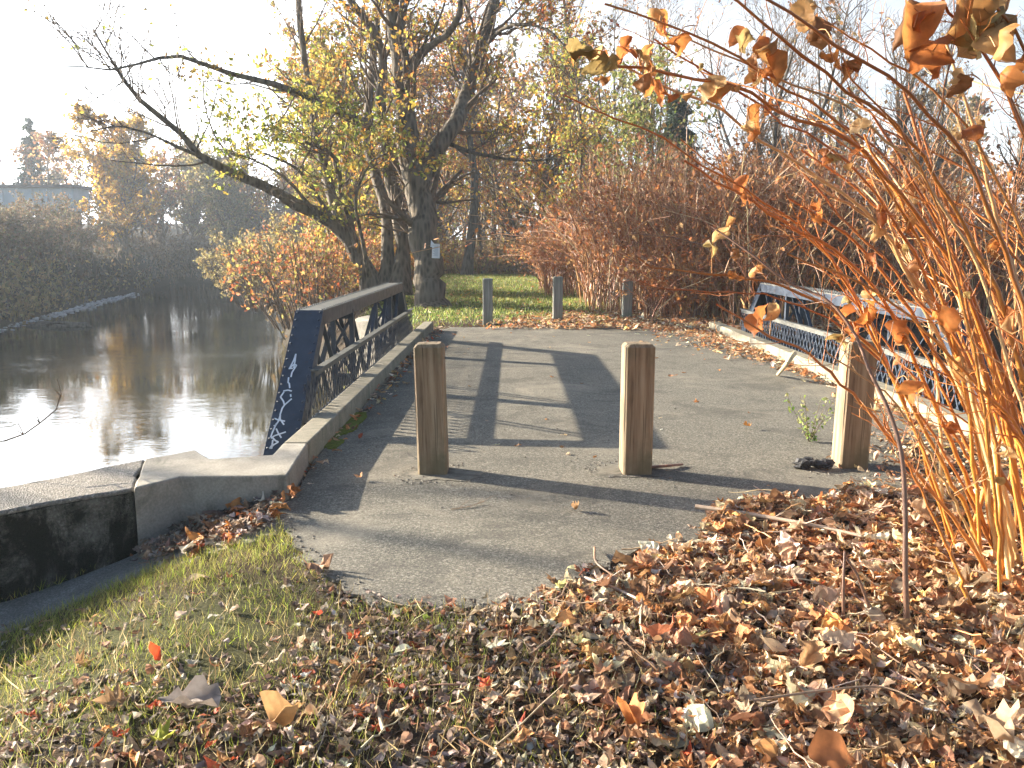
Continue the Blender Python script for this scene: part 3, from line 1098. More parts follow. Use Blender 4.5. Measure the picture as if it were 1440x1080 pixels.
# the notice on the trunk
c = P(613, 353, 20.62)
nt_ = thing('notice', c, 'small white paper notice pinned to the big tree trunk', 'notice')
mb = MB().box(c, (.2, .008, .36))
pp_ = mb.build('sheet', M['paper'], nt_)
mb = MB()
for k in range(13):
    mb.box(c + np.array([-.01 + .01 * (k % 3), -.0055, .13 - k * .021]), (.13 - .02 * (k % 3), .002, .008))
mb.build('text_lines', M['ink'], pp_)
nt_.rotation_euler = (.02, .04, .25)
c = P(608, 343, 20.66)
o = MB().add([c + np.array(q) for q in ((-.05, 0, -.07), (.06, 0, -.09), (.05, 0, 0), (-.03, 0, .1), (-.05, -.01, -.07), (.06, -.01, -.09), (.05, -.01, 0), (-.03, -.01, .1))],
             [np.array([[3, 2, 1, 0], [4, 5, 6, 7], [0, 1, 5, 4], [1, 2, 6, 5], [2, 3, 7, 6], [3, 0, 4, 7]])]).build('paper_scrap', M['paper'], org=tuple(c))
tag(o, 'torn white paper scrap on the trunk above the notice', 'paper scrap')


# generic trees grown from a trunk
def grow_tree(name, loc, h, r, label, cat, seed, bark, cols, leafy, group=None, n1=16, spread=1.0, up=.25, per=6, leaf=(.12, .22), tmin=.25, forks=1, twig=(.8, 1.8), n2=6, n3=3, lw=None, crook=.5, lean=(0, 0)):
    rng = np.random.default_rng(seed)
    loc = np.array([loc[0], loc[1], float(height(loc[0], loc[1])) if len(loc) < 3 else loc[2]])
    t = thing(name, tuple(loc), label, cat, group)
    tr, br, cr = MB(), MB(), MB()
    for k in range(forks):
        top = loc + np.array([rng.normal(0, .06) * h + lean[0] * h, rng.normal(0, .06) * h + lean[1] * h, h * rng.uniform(.9, 1.0)])
        if k:
            top[:2] += rng.normal(0, .16, 2) * h
        C = spline([loc + np.array([0, 0, -.3]), loc * .68 + top * .32 + rng.normal(0, .03 * crook, 3) * h, loc * .34 + top * .66 + rng.normal(0, .04 * crook, 3) * h, top], 12)
        rad = np.linspace(r * (1 if k == 0 else .75), r * .1, 12)
        rad[0] *= 1.3
        tubes(tr, C[None], rad[None], 8)
        b1, q1 = sprout(rng, C[None], rad[None], n1, tmin, (h * .22 * spread, h * .42 * spread), (35, 75), up, .14, .42, 6, rmin=.02)
        b2, q2 = sprout(rng, b1, q1, n2, .2, twig, (25, 65), up * .5, .2, .5, 5, rmin=.012)
        b3, q3 = sprout(rng, b2, q2, n3, .15, (twig[0] * .45, twig[1] * .55), (20, 60), .05, .25, .6, 4, rmin=.008)
        tubes(br, b1, q1, 5)
        tubes(br, b2, q2, 4)
        tubes(br, b3, q3, 3)
        if leafy:
            keep2 = np.repeat(np.clip(rng.normal(leafy, leafy * .6, len(b1)), 0, 1), n2)
            leaf_scatter(cr, rng, b3, per, leaf, cols, lw, keep=np.repeat(keep2, n3), spread=.1)
            leaf_scatter(cr, rng, b2, 4, leaf, cols, lw, keep=keep2, spread=.1)
    tk = tr.build('trunk', bark, t, smooth=True)
    br.build('branches', M['twig'], tk, smooth=True)
    if cr.n:
        cr.build('crown', M['leaf'], t)
    return t


gb = 'trees behind the lawn and thicket'
grow_tree('tree', G(655, 392)[:2], 14, .27, 'straight dark slim trunked tree at the back edge of the lawn', 'tree', 21, M['bark_grey'], ORG, .75, gb, n1=24, tmin=.42, per=5)
grow_tree('tree', G(682, 388)[:2], 9, .17, 'pale thin trunked tree beside the straight dark one on the lawn edge', 'tree', 22, M['bark_grey'], YEL, .95, gb, n1=26, tmin=.25, per=9)
grow_tree('tree', (-4.4, 41), 11, .2, 'yellow leaved tree filling the gap behind the noticed trunk', 'tree', 23, M['bark'], YEL + BRN, .7, gb, n1=30, tmin=.06, forks=3, per=7)
grow_tree('tree', (1.2, 41), 11, .2, 'orange and yellow leaved tree over the end of the lawn', 'tree', 24, M['bark'], ORG + YEL + BRN, .7, gb, n1=30, tmin=.06, forks=3, per=7)
grow_tree('tree', (3.2, 34), 9.0, .17, 'green and yellow small tree standing over the red brown brush', 'tree', 25, M['bark'], GRN + YEL, .85, gb, n1=22, tmin=.12, forks=2)
grow_tree('tree', (4.4, 47), 19, .24, 'tall thin bare topped tree with upright boughs rising behind the thicket', 'tree', 26, M['bark_grey'], YEL, .2, gb, n1=30, tmin=.2, up=.5, spread=.6, per=3)
grow_tree('tree', (7.2, 50), 17, .22, 'grey bare tree with a twin stem between the thicket and the sky', 'tree', 27, M['bark_grey'], BRN, .15, gb, n1=28, tmin=.2, up=.5, spread=.65, forks=2, per=3)
grow_tree('tree', (5.0, 30), 7.0, .12, 'small dull green tree rising from the brown thicket', 'tree', 28, M['bark'], [(.16, .2, .05), (.24, .26, .07), (.3, .24, .09)], .8, gb, n1=20, tmin=.15, forks=2)
for k, (x, y, h, s, lab) in enumerate([
        (12.5, 42, 13, 31, 'bare grey tree nearest the thicket among the leafless ones by the parked cars'),
        (17, 46, 14, 32, 'bare spreading tree behind the arching cane tips'),
        (22, 44, 13, 33, 'bare many forked tree above the white parked car'),
        (28, 47, 14, 34, 'bare tree at the end of the leafless row beyond the canes'),
        (20, 60, 17, 35, 'tall bare tree standing behind the leafless row'),
        (10.5, 60, 18, 36, 'tall bare tree far behind the thicket with fine upright twigs'),
        (9.3, 30, 9.5, 37, 'slender half bare tree rising just behind the thicket past the dark conifer'),
        (13.2, 29, 9, 38, 'twiggy tan tree above the cane-hidden truss'),
        (17.5, 28, 9.5, 39, 'twiggy tree behind the big hanging leaves')]):
    grow_tree('bare_tree', (x, y), h, .2, lab, 'tree', s, M['bark_grey'], BRN, .08, 'bare trees beyond the canes', n1=26, tmin=.15, up=.4, spread=.85, forks=2, per=3, n2=7)
grow_tree('tree', (-5.5, 30), 7.5, .14, 'yellow green bushy tree behind the leaning trunk', 'tree', 41, M['bark'], GRN + YEL, .8, gb, n1=22, tmin=.08, forks=3)
grow_tree('tree', (-9.5, 44), 9.5, .16, 'olive tree on the point of land behind the leaning limb', 'tree', 42, M['bark'], GRN + BRN, .75, gb, n1=22, tmin=.08, forks=3)
grow_tree('tree', (-4.0, 46), 11, .2, 'tawny tree behind the twin dark trunks', 'tree', 43, M['bark'], ORG + YEL, .7, gb, n1=24, tmin=.1, forks=2)


# shrubs: stems fanning from the base
def shrub(name, loc, h, w, label, cat, seed, cols, leafy, stems=40, per=7, leaf=(.08, .14), group=None, up=.15, n2=7, n3=3, stem_tint=None, kind=None):
    rng = np.random.default_rng(seed)
    loc = np.array([loc[0], loc[1], float(height(loc[0], loc[1])) if len(loc) < 3 else loc[2]])
    t = thing(name, tuple(loc), label, cat, group)
    br, cr = MB(), MB()
    a = rng.uniform(0, 2 * np.pi, stems)
    q = np.sqrt(rng.random(stems))
    base = loc + np.column_stack([np.cos(a) * q * w * .3, np.sin(a) * q * w * .3, np.full(stems, -.15)])
    tip = loc + np.column_stack([np.cos(a) * q * w * .62, np.sin(a) * q * w * .62, h * (1 - .45 * q * q) * rng.uniform(.65, 1, stems)])
    midp = (base * .5 + tip * .5) + np.column_stack([np.zeros(stems), np.zeros(stems), np.full(stems, h * .12)]) + rng.normal(0, .04, (stems, 3)) * h
    s = np.linspace(0, 1, 7)[None, :, None]
    C = base[:, None] * (1 - s) ** 2 + 2 * midp[:, None] * s * (1 - s) + tip[:, None] * s * s
    rad = np.linspace(.022, .006, 7)[None] * rng.uniform(.7, 1.3, (stems, 1)) * (h / 3) ** .5
    b2, q2 = sprout(rng, C, rad, n2, .2, (h * .14, h * .34), (25, 70), up, .2, .6, 5, rmin=.006)
    b3, q3 = sprout(rng, b2, q2, n3, .15, (h * .06, h * .16), (20, 60), .05, .25, .6, 4, rmin=.004)
    tubes(br, C, rad, 5)
    tubes(br, b2, q2, 4)
    tubes(br, b3, q3, 3)
    br.build('stems', M['twig'], t, smooth=True)
    if leafy:
        keep2 = np.repeat(np.clip(rng.normal(leafy, .3, stems), 0, 1), n2)
        leaf_scatter(cr, rng, b3, per, leaf, cols, keep=np.repeat(keep2, n3), spread=.06)
        leaf_scatter(cr, rng, b2, 4, leaf, cols, keep=keep2, spread=.06)
        cr.build('foliage', M['leaf'], t)
    return t


shrub('shrub', (-5.6, 23.5, -.6), 3.2, 4.2, 'red and orange leaved shrub drooping to the river behind the tagged truss', 'shrub', 51, ORG + [(.5, .3, .12), (.4, .36, .1), (.45, .22, .14)], .42, 60, 5, leaf=(.09, .15))
shrub('shrub', (-4.2, 27, -.1), 2.6, 3.4, 'tawny shrub at the feet of the dark twin trunks', 'shrub', 52, ORG + YEL, .6, 50)
shrub('shrub', (-9.5, 33, -.8), 3.6, 5, 'straw coloured leaning shrub at the river edge beyond the red one', 'shrub', 53, [(.35, .3, .14), (.28, .22, .1)], .6, 60)
shrub('shrub', (1.6, 37), 2.4, 3.0, 'low orange brown shrub between the lawn and the trees', 'shrub', 54, ORG + BRN, .7, 50)

# far bank across the river
gl = 'shrubs on the far river bank'
bank = [(-27.5, 37, 3.2, 7), (-31, 44, 3.6, 8), (-33, 52, 4, 8), (-34.5, 61, 4.2, 9), (-38, 45, 3.0, 9), (-42, 56, 3.2, 10), (-36, 36, 3.4, 9)]
bl = ['dark leafless shrub closest to the pale stony waterline', 'dark tangled shrub on the bank below the pale girder', 'brown tangled shrub where the bank bends', 'brown shrub at the tip of the stony waterline',
      'tall dark shrub under the girder bridge', 'tall brown shrub beside the end of the girder', 'thick dark shrub cut by the edge of the view']
for k, ((x, y, h, w), l) in enumerate(zip(bank, bl)):
    shrub('shrub', (x, y), h, w, l, 'shrub', 60 + k, [(.2, .13, .08), (.1, .09, .06), (.12, .13, .07), (.14, .1, .07), (.24, .17, .1)], .6, 110, 8, (.1, .2), gl)
grow_tree('tree', (-33, 71), 10.5, .2, 'golden yellow tree at the end of the girder bridge', 'tree', 71, M['bark'], [(.6, .38, .06), (.55, .3, .05), (.4, .3, .08)], .95, None, n1=26, tmin=.06, forks=4, leaf=(.22, .4), per=6)
grow_tree('tree', (-27, 82), 9, .2, 'dull olive tree at the head of the river', 'tree', 72, M['bark'], [(.2, .19, .08), (.28, .24, .1), (.35, .27, .1)], .8, None, n1=26, tmin=.06, forks=4, leaf=(.22, .4), per=6)


def conifer(loc, h, w, label, seed):
    rng = np.random.default_rng(seed)
    loc = np.array([loc[0], loc[1], float(height(loc[0], loc[1]))])
    t = thing('conifer', tuple(loc), label, 'conifer', 'dark conifers beyond the girder bridge')
    tr, cr = MB(), MB()
    C = np.linspace(loc, loc + np.array([0, 0, h]), 6)
    tubes(tr, C[None], np.linspace(.25, .03, 6)[None], 7)
    n = 170
    f = np.sort(rng.uniform(.12, .99, n)) ** .9
    a = rng.uniform(0, 2 * np.pi, n)
    L = w * (1.02 - f) * rng.uniform(.6, 1.15, n) + .25
    s = loc + np.column_stack([np.zeros(n), np.zeros(n), f * h])
    d = np.column_stack([np.cos(a), np.sin(a), rng.uniform(-.3, .15, n)])
    K = np.linspace(0, 1, 5)
    B = s[:, None] + d[:, None] * (L[:, None] * K[None])[..., None]
    B[:, :, 2] -= .12 * L[:, None] * K[None] ** 2
    tubes(tr, B, np.linspace(.04, .012, 5)[None].repeat(n, 0), 4)
    m = 34
    idx = np.repeat(np.arange(n), m)
    u = rng.uniform(.15, 1, len(idx)) * 4
    i = np.minimum(u.astype(int), 3)
    fr = (u - i)[:, None]
    p = B[idx, i] * (1 - fr) + B[idx, i + 1] * fr + rng.normal(0, .1, (len(idx), 3))
    D = d[idx] + rng.normal(0, .6, (len(idx), 3)) - np.array([0, 0, .3])
    leaves(cr, rng, T_SLIM, p, dir_mats(rng, D), rng.uniform(.3, .6, len(idx)), rng.uniform(-1, 1, len(idx)), rng.uniform(-1, 1, len(idx)), palette(rng, len(idx), [(.035, .06, .035), (.05, .08, .04), (.025, .045, .03)]))
    tk = tr.build('trunk', M['bark'], t, smooth=True)
    cr.build('crown', M['leaf'], t)


conifer((-54, 95), 12.5, 3.2, 'pointed dark conifer rising over the girder bridge', 81)
conifer((-63, 96), 11, 2.6, 'smaller ragged conifer at the edge of the view', 82)
conifer((9.0, 46), 9.6, 2.2, 'dark green conifer top showing over the thicket', 83)

# far woodland: one mass
def woodland():
    rng = np.random.default_rng(90)
    br, cr = MB(), MB()
    spots = []
    for k in range(70):
        x = rng.uniform(-75, -6) if k < 44 else rng.uniform(-38, -8)
        y = rng.uniform(84, 118) if x > -36 else rng.uniform(92, 125)
        spots.append((x, y, rng.uniform(8, 12.5)))
    for k in range(16):
        spots.append((rng.uniform(-14, 8), rng.uniform(52, 80), rng.uniform(9, 14)))
    for k in range(22):
        spots.append((rng.uniform(-48, -18), rng.uniform(85, 100), rng.uniform(6, 9.5)))
    for k in range(12):
        spots.append((rng.uniform(8, 45), rng.uniform(62, 85), rng.uniform(9, 14)))
    for k, (x, y, h) in enumerate(spots):
        b = np.array([x, y, float(height(x, y)) - .2])
        top = b + np.array([rng.normal(0, .8), rng.normal(0, .8), h])
        C = spline([b, b * .5 + top * .5 + rng.normal(0, .4, 3), top], 8)
        rad = np.linspace(.18, .03, 8)
        tubes(br, C[None], rad[None], 5)
        b1, q1 = sprout(rng, C[None], rad[None], 26, .1, (h * .2, h * .42), (30, 75), .3, .15, .5, 5, rmin=.03)
        b2, q2 = sprout(rng, b1, q1, 6, .2, (.8, 2.2), (25, 65), .15, .2, .6, 4, rmin=.02)
        tubes(br, b1, q1, 4)
        tubes(br, b2, q2, 3)
        leafy = .75 if rng.random() < .55 else .2
        cols = [BRN, BRN + YEL, [(.2, .19, .1), (.28, .24, .12), (.24, .19, .1)]][k % 3]
        leaf_scatter(cr, rng, b2, 8, (.3, .55), cols, keep=np.repeat(np.clip(rng.normal(leafy, .3, len(b1)), 0, 1), 6), spread=.25)
    o = MB.build(br, 'woodland', M['twig'], smooth=True)
    o['kind'] = 'stuff'
    cr.build('foliage', M['leaf'], o)


woodland()

def undergrowth(name, n, region, hgt, cols, seed, leafs=1):
    """uncountable low brush: stems and leaf flecks in one mass"""
    rng = np.random.default_rng(seed)
    x, y = region(rng, n)
    z = height(x, y)
    ok = z > -1.9
    x, y, z = x[ok], y[ok], z[ok]
    m = len(x)
    h = rng.uniform(hgt[0], hgt[1], m)
    base = np.column_stack([x, y, z - .1])
    d = np.column_stack([rng.normal(0, .35, m), rng.normal(0, .35, m), np.ones(m)])
    K = np.linspace(0, 1, 4)
    C = base[:, None] + (d * h[:, None])[:, None] * K[None, :, None] + rng.normal(0, .08, (m, 4, 3)) * K[None, :, None]
    br = MB()
    tubes(br, C, np.linspace(.03, .01, 4)[None].repeat(m, 0), 3, palette(rng, m, cols))
    o = br.build(name, M['cane'])
    o['kind'] = 'stuff'
    cr = MB()
    leaf_scatter(cr, rng, C, leafs, (.15, .35), cols, spread=.2)
    cr.build('foliage', M['leaf'], o)


undergrowth('undergrowth', 1500, lambda r, n: (lambda y: (-(20.3 + .12 * (y - 30)) - np.abs(r.normal(0, 1.6, n)) - 1.8, y))(r.uniform(26, 70, n)), (.3, .9), [(.42, .32, .16), (.34, .26, .12), (.24, .22, .1)], 94, 5)
undergrowth('undergrowth', 2600, lambda r, n: (r.uniform(-46, -21, n), 28 + 56 * r.random(n) ** 1.4), (.3, 1.3), [(.12, .09, .06), (.2, .13, .08), (.16, .14, .08), (.1, .1, .06)], 91, 8)
undergrowth('undergrowth', 2600, lambda r, n: (r.uniform(-36, -8, n), r.uniform(76, 92, n)), (.6, 2.4), [(.13, .1, .07), (.2, .14, .08)], 92, 8)
undergrowth('undergrowth', 2600, lambda r, n: (lambda x: (x, np.where(x > -4.6, r.uniform(42.5, 56, n), r.uniform(30, 52, n))))(r.uniform(-14, 5, n)), (.5, 2.2), [(.3, .2, .1), (.36, .22, .1), (.34, .3, .1), (.2, .14, .08)], 93, 8)

# girder bridge on the far bank
gb_ = thing('girder_bridge', (-50, 78, 5), 'pale blue grey girder bridge crossing behind the far bank', 'bridge')
z0, z1 = P(80, 299, 80)[2], P(80, 269, 80)[2]
xa, xb = P(-60, 280, 80)[0], P(136, 280, 80)[0]
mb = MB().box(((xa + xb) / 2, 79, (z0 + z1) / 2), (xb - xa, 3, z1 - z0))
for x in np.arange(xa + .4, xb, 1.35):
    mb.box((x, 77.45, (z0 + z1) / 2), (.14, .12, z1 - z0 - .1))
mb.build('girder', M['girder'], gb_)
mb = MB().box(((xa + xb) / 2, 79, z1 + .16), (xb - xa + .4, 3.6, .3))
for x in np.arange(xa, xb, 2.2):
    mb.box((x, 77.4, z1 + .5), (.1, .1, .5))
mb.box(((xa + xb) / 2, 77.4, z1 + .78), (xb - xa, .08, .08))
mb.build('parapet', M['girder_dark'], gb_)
for x in (xa + 4.5, xb - 1.6):
    MB().box((x, 79, z0 - 3.5), (1.6, 2.6, 6.98)).build('pier', M['girder_dark'], gb_)

# pale stones along the far waterline
rng = np.random.default_rng(95)
mb = MB()
wl = spline([G(-60, 478, -2), G(0, 462, -2), G(60, 448, -2), G(110, 436, -2), G(150, 424, -2), G(182, 414, -2), G(165, 409, -2)], 60)
ico = np.array([[math.cos(a) * math.cos(e), math.sin(a) * math.cos(e), math.sin(e)] for e in (-.6, .1, .8) for a in np.arange(6) * math.pi / 3])
icoF = np.array([[6 * r + i, 6 * r + (i + 1) % 6, 6 * r + 6 + (i + 1) % 6, 6 * r + 6 + i] for r in range(2) for i in range(6)])
for k in range(600):
    c = wl[rng.integers(60)] + np.array([rng.normal(-.25, .35), rng.normal(0, .5), rng.uniform(-.04, .05)])
    s = rng.uniform(.04, .12)
    mb.add(c + ico * s * np.array([1.4, 1, .55]) * rng.uniform(.75, 1.2, (18, 3)), [icoF, np.arange(12, 18)[None]])
mb.build('gravel', simple('pale_stone', (.38, .4, .42), (.66, .68, .7), 3, .8, .2))['kind'] = 'stuff'
c = G(88, 459, -2)
mb = MB()
for k in range(16):
    p = c + np.array([rng.uniform(-1.3, 1.3), rng.normal(0, .25), rng.uniform(-.1, .1)])
    s = rng.uniform(.12, .3)
    mb.add(p + ico * s * np.array([1.6, 1, .6]) * rng.uniform(.7, 1.3, (18, 3)), [icoF, np.arange(12, 18)[None]])
tubes(mb, np.array([spline([c + np.array([-1.6, 0, -.05]), c + np.array([-.2, .1, .16]), c + np.array([1.4, -.2, .02])], 8)]), np.linspace(.12, .05, 8)[None], 6)
o = mb.build('snag', M['bark_grey'], org=tuple(c))
tag(o, 'dark driftwood snag breaking the river surface off the stony waterline', 'driftwood')

# ------------------------------------------------------------------ dried knotweed thickets (brown, behind the bridge)
CANE_B = [(.38, .16, .07), (.45, .22, .09), (.28, .115, .055), (.55, .32, .14), (.34, .17, .09), (.6, .44, .26)]


def thicket(region, n, hgt, label, seed, org, sparse=1.0, lean=.28):
    rng = np.random.default_rng(seed)
    x, y = region(rng, n)
    z = height(x, y)
    ok = z > -1.6
    x, y, z = x[ok], y[ok], z[ok]
    m = len(x)
    h = rng.uniform(hgt[0], hgt[1], m)
    base = np.column_stack([x, y, z - .1])
    a = rng.normal(0, lean, (m, 2)) * np.where(rng.random((m, 1)) < .2, 2.2, 1)
    a = np.clip(a, -.95, .95)
    K = np.linspace(0, 1, 7)
    C = np.zeros((m, 7, 3))
    C[:, :, 0] = base[:, :1] + a[:, :1] * h[:, None] * K[None] ** 1.7
    C[:, :, 1] = base[:, 1:2] + a[:, 1:2] * h[:, None] * K[None] ** 1.7
    C[:, :, 2] = base[:, 2:] + h[:, None] * (K[None] - .18 * (np.abs(a).sum(1)[:, None] / lean) * .5 * K[None] ** 2.5)
    C += rng.normal(0, .03, C.shape)
    t = thing('knotweed_thicket', org, label, 'thicket', 'brown dried thickets beyond the bridge')
    br, cr = MB(), MB()
    tint = palette(rng, m, CANE_B)
    rad = np.linspace(.013, .005, 7)[None] * rng.uniform(.7, 1.35, (m, 1))
    tubes(br, C, rad, 4, tint)
    b2, q2 = sprout(rng, C, rad, 5, .3, (.35, 1.0), (25, 60), .15, .15, .5, 5, rmin=.0035)
    tubes(br, b2, q2, 3, np.repeat(tint, 5, axis=0))
    leaf_scatter(cr, rng, b2, int(3 * sparse), (.07, .15), [(.4, .15, .055), (.5, .21, .07), (.3, .13, .06), (.55, .32, .14)], tpl=T_SIMPLE, spread=.05)
    # plumes of old flowers at some tips
    tipn = rng.random(m) < .3
    b4, q4 = sprout(rng, C[tipn], rad[tipn], 12, .8, (.12, .3), (15, 50), .3, .2, .5, 4, rmin=.003)
    tubes(br, b4, q4, 3, palette(rng, len(b4), [(.5, .24, .1), (.55, .32, .16)]))
    s = br.build('stems', M['cane'], t, smooth=True)
    s['kind'] = 'stuff'
    cr.build('dry_leaves', M['dryleaf'], t)['kind'] = 'stuff'


def reg_main(r, n):
    y = r.uniform(17.6, 25, n)
    x = 1.75 + (y - 17.6) * .03 + r.uniform(0, 1, n) ** .9 * 6.0
    keep = ~((x < 3.0) & (y < 18.4))
    return np.where(keep, x, x + 2), y


thicket(reg_main, 1800, (2.4, 4.6), 'big red brown knotweed thicket rising behind the middle far post', 101, (4, 20, 0), .7)
thicket(lambda r, n: (r.uniform(4.3, 17, n), r.uniform(15.4, 24, n)), 1300, (2.2, 4.2), 'brown dried thicket beyond the channel behind the cane-hidden truss', 102, (9, 19, 0), .7)
thicket(lambda r, n: (r.uniform(1.0, 4.6, n), r.uniform(25.5, 31, n)), 560, (1.5, 3.0), 'low rusty thicket closing the end of the lawn', 103, (2.6, 28, 0), 1.2)

thicket(lambda r, n: (r.uniform(2.7, 5.6, n), r.uniform(17.4, 18.8, n)), 130, (.7, 2.2), 'low tangle of broken tan canes at the foot of the big thicket', 104, (3.2, 17.9, 0), 1.5, .75)
# parked cars in the lot beyond the canes
def car(loc, rz, paint, label):
    t = thing('parked_car', (0, 0, 0), label, 'car', 'cars parked beyond the canes')
    prof = [(-2.2, .32), (-2.25, .62), (-2.15, .86), (-1.7, .95), (-1.15, 1.4), (-.5, 1.47), (.4, 1.42), (1.1, .98), (1.95, .86), (2.22, .66), (2.22, .32)]
    n = len(prof)
    V = [(x, s * (.86 if z < 1.0 else .68), z) for s in (-1, 1) for x, z in prof]
    F = np.array([[i, (i + 1) % n, n + (i + 1) % n, n + i] for i in range(n)])
    MB().add(V, [F, np.arange(n)[::-1][None], np.arange(n, 2 * n)[None]]).build('body', M['car_' + paint], t, bevel=.06)
    for s in (-1, 1):
        V = [(-1.45, s * .83, 1.0), (.95, s * .83, 1.0), (.36, s * .722, 1.36), (-1.1, s * .722, 1.36)]
        V2 = [(x, y + s * .012, z) for x, y, z in V]
        MB().add(V + V2, BOXF).build('side_window', M['glass'], t)
    MB().add([(1.06, -.66, 1.02), (1.06, .66, 1.02), (.45, .6, 1.41), (.45, -.6, 1.41), (1.1, -.66, 1.05), (1.1, .66, 1.05), (.49, .6, 1.44), (.49, -.6, 1.44)], BOXF).build('windscreen', M['glass'], t)
    MB().add([(-1.66, -.66, 1.0), (-1.66, .66, 1.0), (-1.2, .6, 1.38), (-1.2, -.6, 1.38), (-1.7, -.66, 1.02), (-1.7, .66, 1.02), (-1.24, .6, 1.4), (-1.24, -.6, 1.4)], BOXF).build('rear_window', M['glass'], t)
    th = np.arange(18) * 2 * np.pi / 18
    for x in (-1.35, 1.4):
        for s in (-1, 1):
            V = [(x + .32 * math.cos(a), s * w, .32 + .32 * math.sin(a)) for w in (.68, .885) for a in th]
            F = np.array([[i, (i + 1) % 18, 18 + (i + 1) % 18, 18 + i] for i in range(18)])
            w = MB().add(V, [F, np.arange(18)[::-1][None], np.arange(18, 36)[None]]).build('wheel', M['rubber'], t)
            V = [(x + .2 * math.cos(a), s * q, .32 + .2 * math.sin(a)) for q in (.87, .895) for a in th]
            MB().add(V, [F, np.arange(18)[::-1][None], np.arange(18, 36)[None]]).build('rim', M['chrome'], w)
    for s in (-1, 1):
        MB().box((2.2, s * .62, .7), (.08, .34, .13)).build('headlight', M['lamp_clear'], t, bevel=.02)
        MB().box((-2.22, s * .62, .76), (.08, .3, .16)).build('tail_light', M['lamp_red'], t, bevel=.02)
    t.location = (loc[0], loc[1], float(height(loc[0], loc[1])) + .02)
    t.rotation_euler = (0, 0, rz)


for x, y, rz, p, l in ((14.3, 32, .1, 'white', 'white parked car glimpsed behind the arching canes'), (18.0, 31.5, .15, 'silver', 'silver parked car between the white one and the blue one'),
                       (21.2, 31, 1.2, 'blue', 'blue parked car at the edge of the view beyond the canes'), (11.4, 33.5, .05, 'white', 'pale parked car mostly hidden by the brown thicket')):
    car((x, y), rz, p, l)
MB().prism([(9, 28), (40, 24), (42, 40), (9, 38)], -.3, .16).build('parking_lot', M['asphalt'])['kind'] = 'structure'

# ------------------------------------------------------------------ foreground cane clump
rng = np.random.default_rng(120)
ORANGE = [(.58, .215, .04), (.62, .27, .055), (.52, .2, .05), (.74, .5, .24)]
cl = thing('knotweed', (2.5, 3.5, 0), 'tall clump of orange dry canes arching over the path', 'shrub')
CLX = 0


def bend(pix, base, dn, df):
    """pixel path from tip to base; depth runs from dn at the base to df at the tip; ends on the ground at base"""
    m = len(pix)
    pts = [P(x, y, dn + (df - dn) * (1 - k / m) ** 1.2) for k, (x, y) in enumerate(pix)]
    return np.array(pts[::-1])


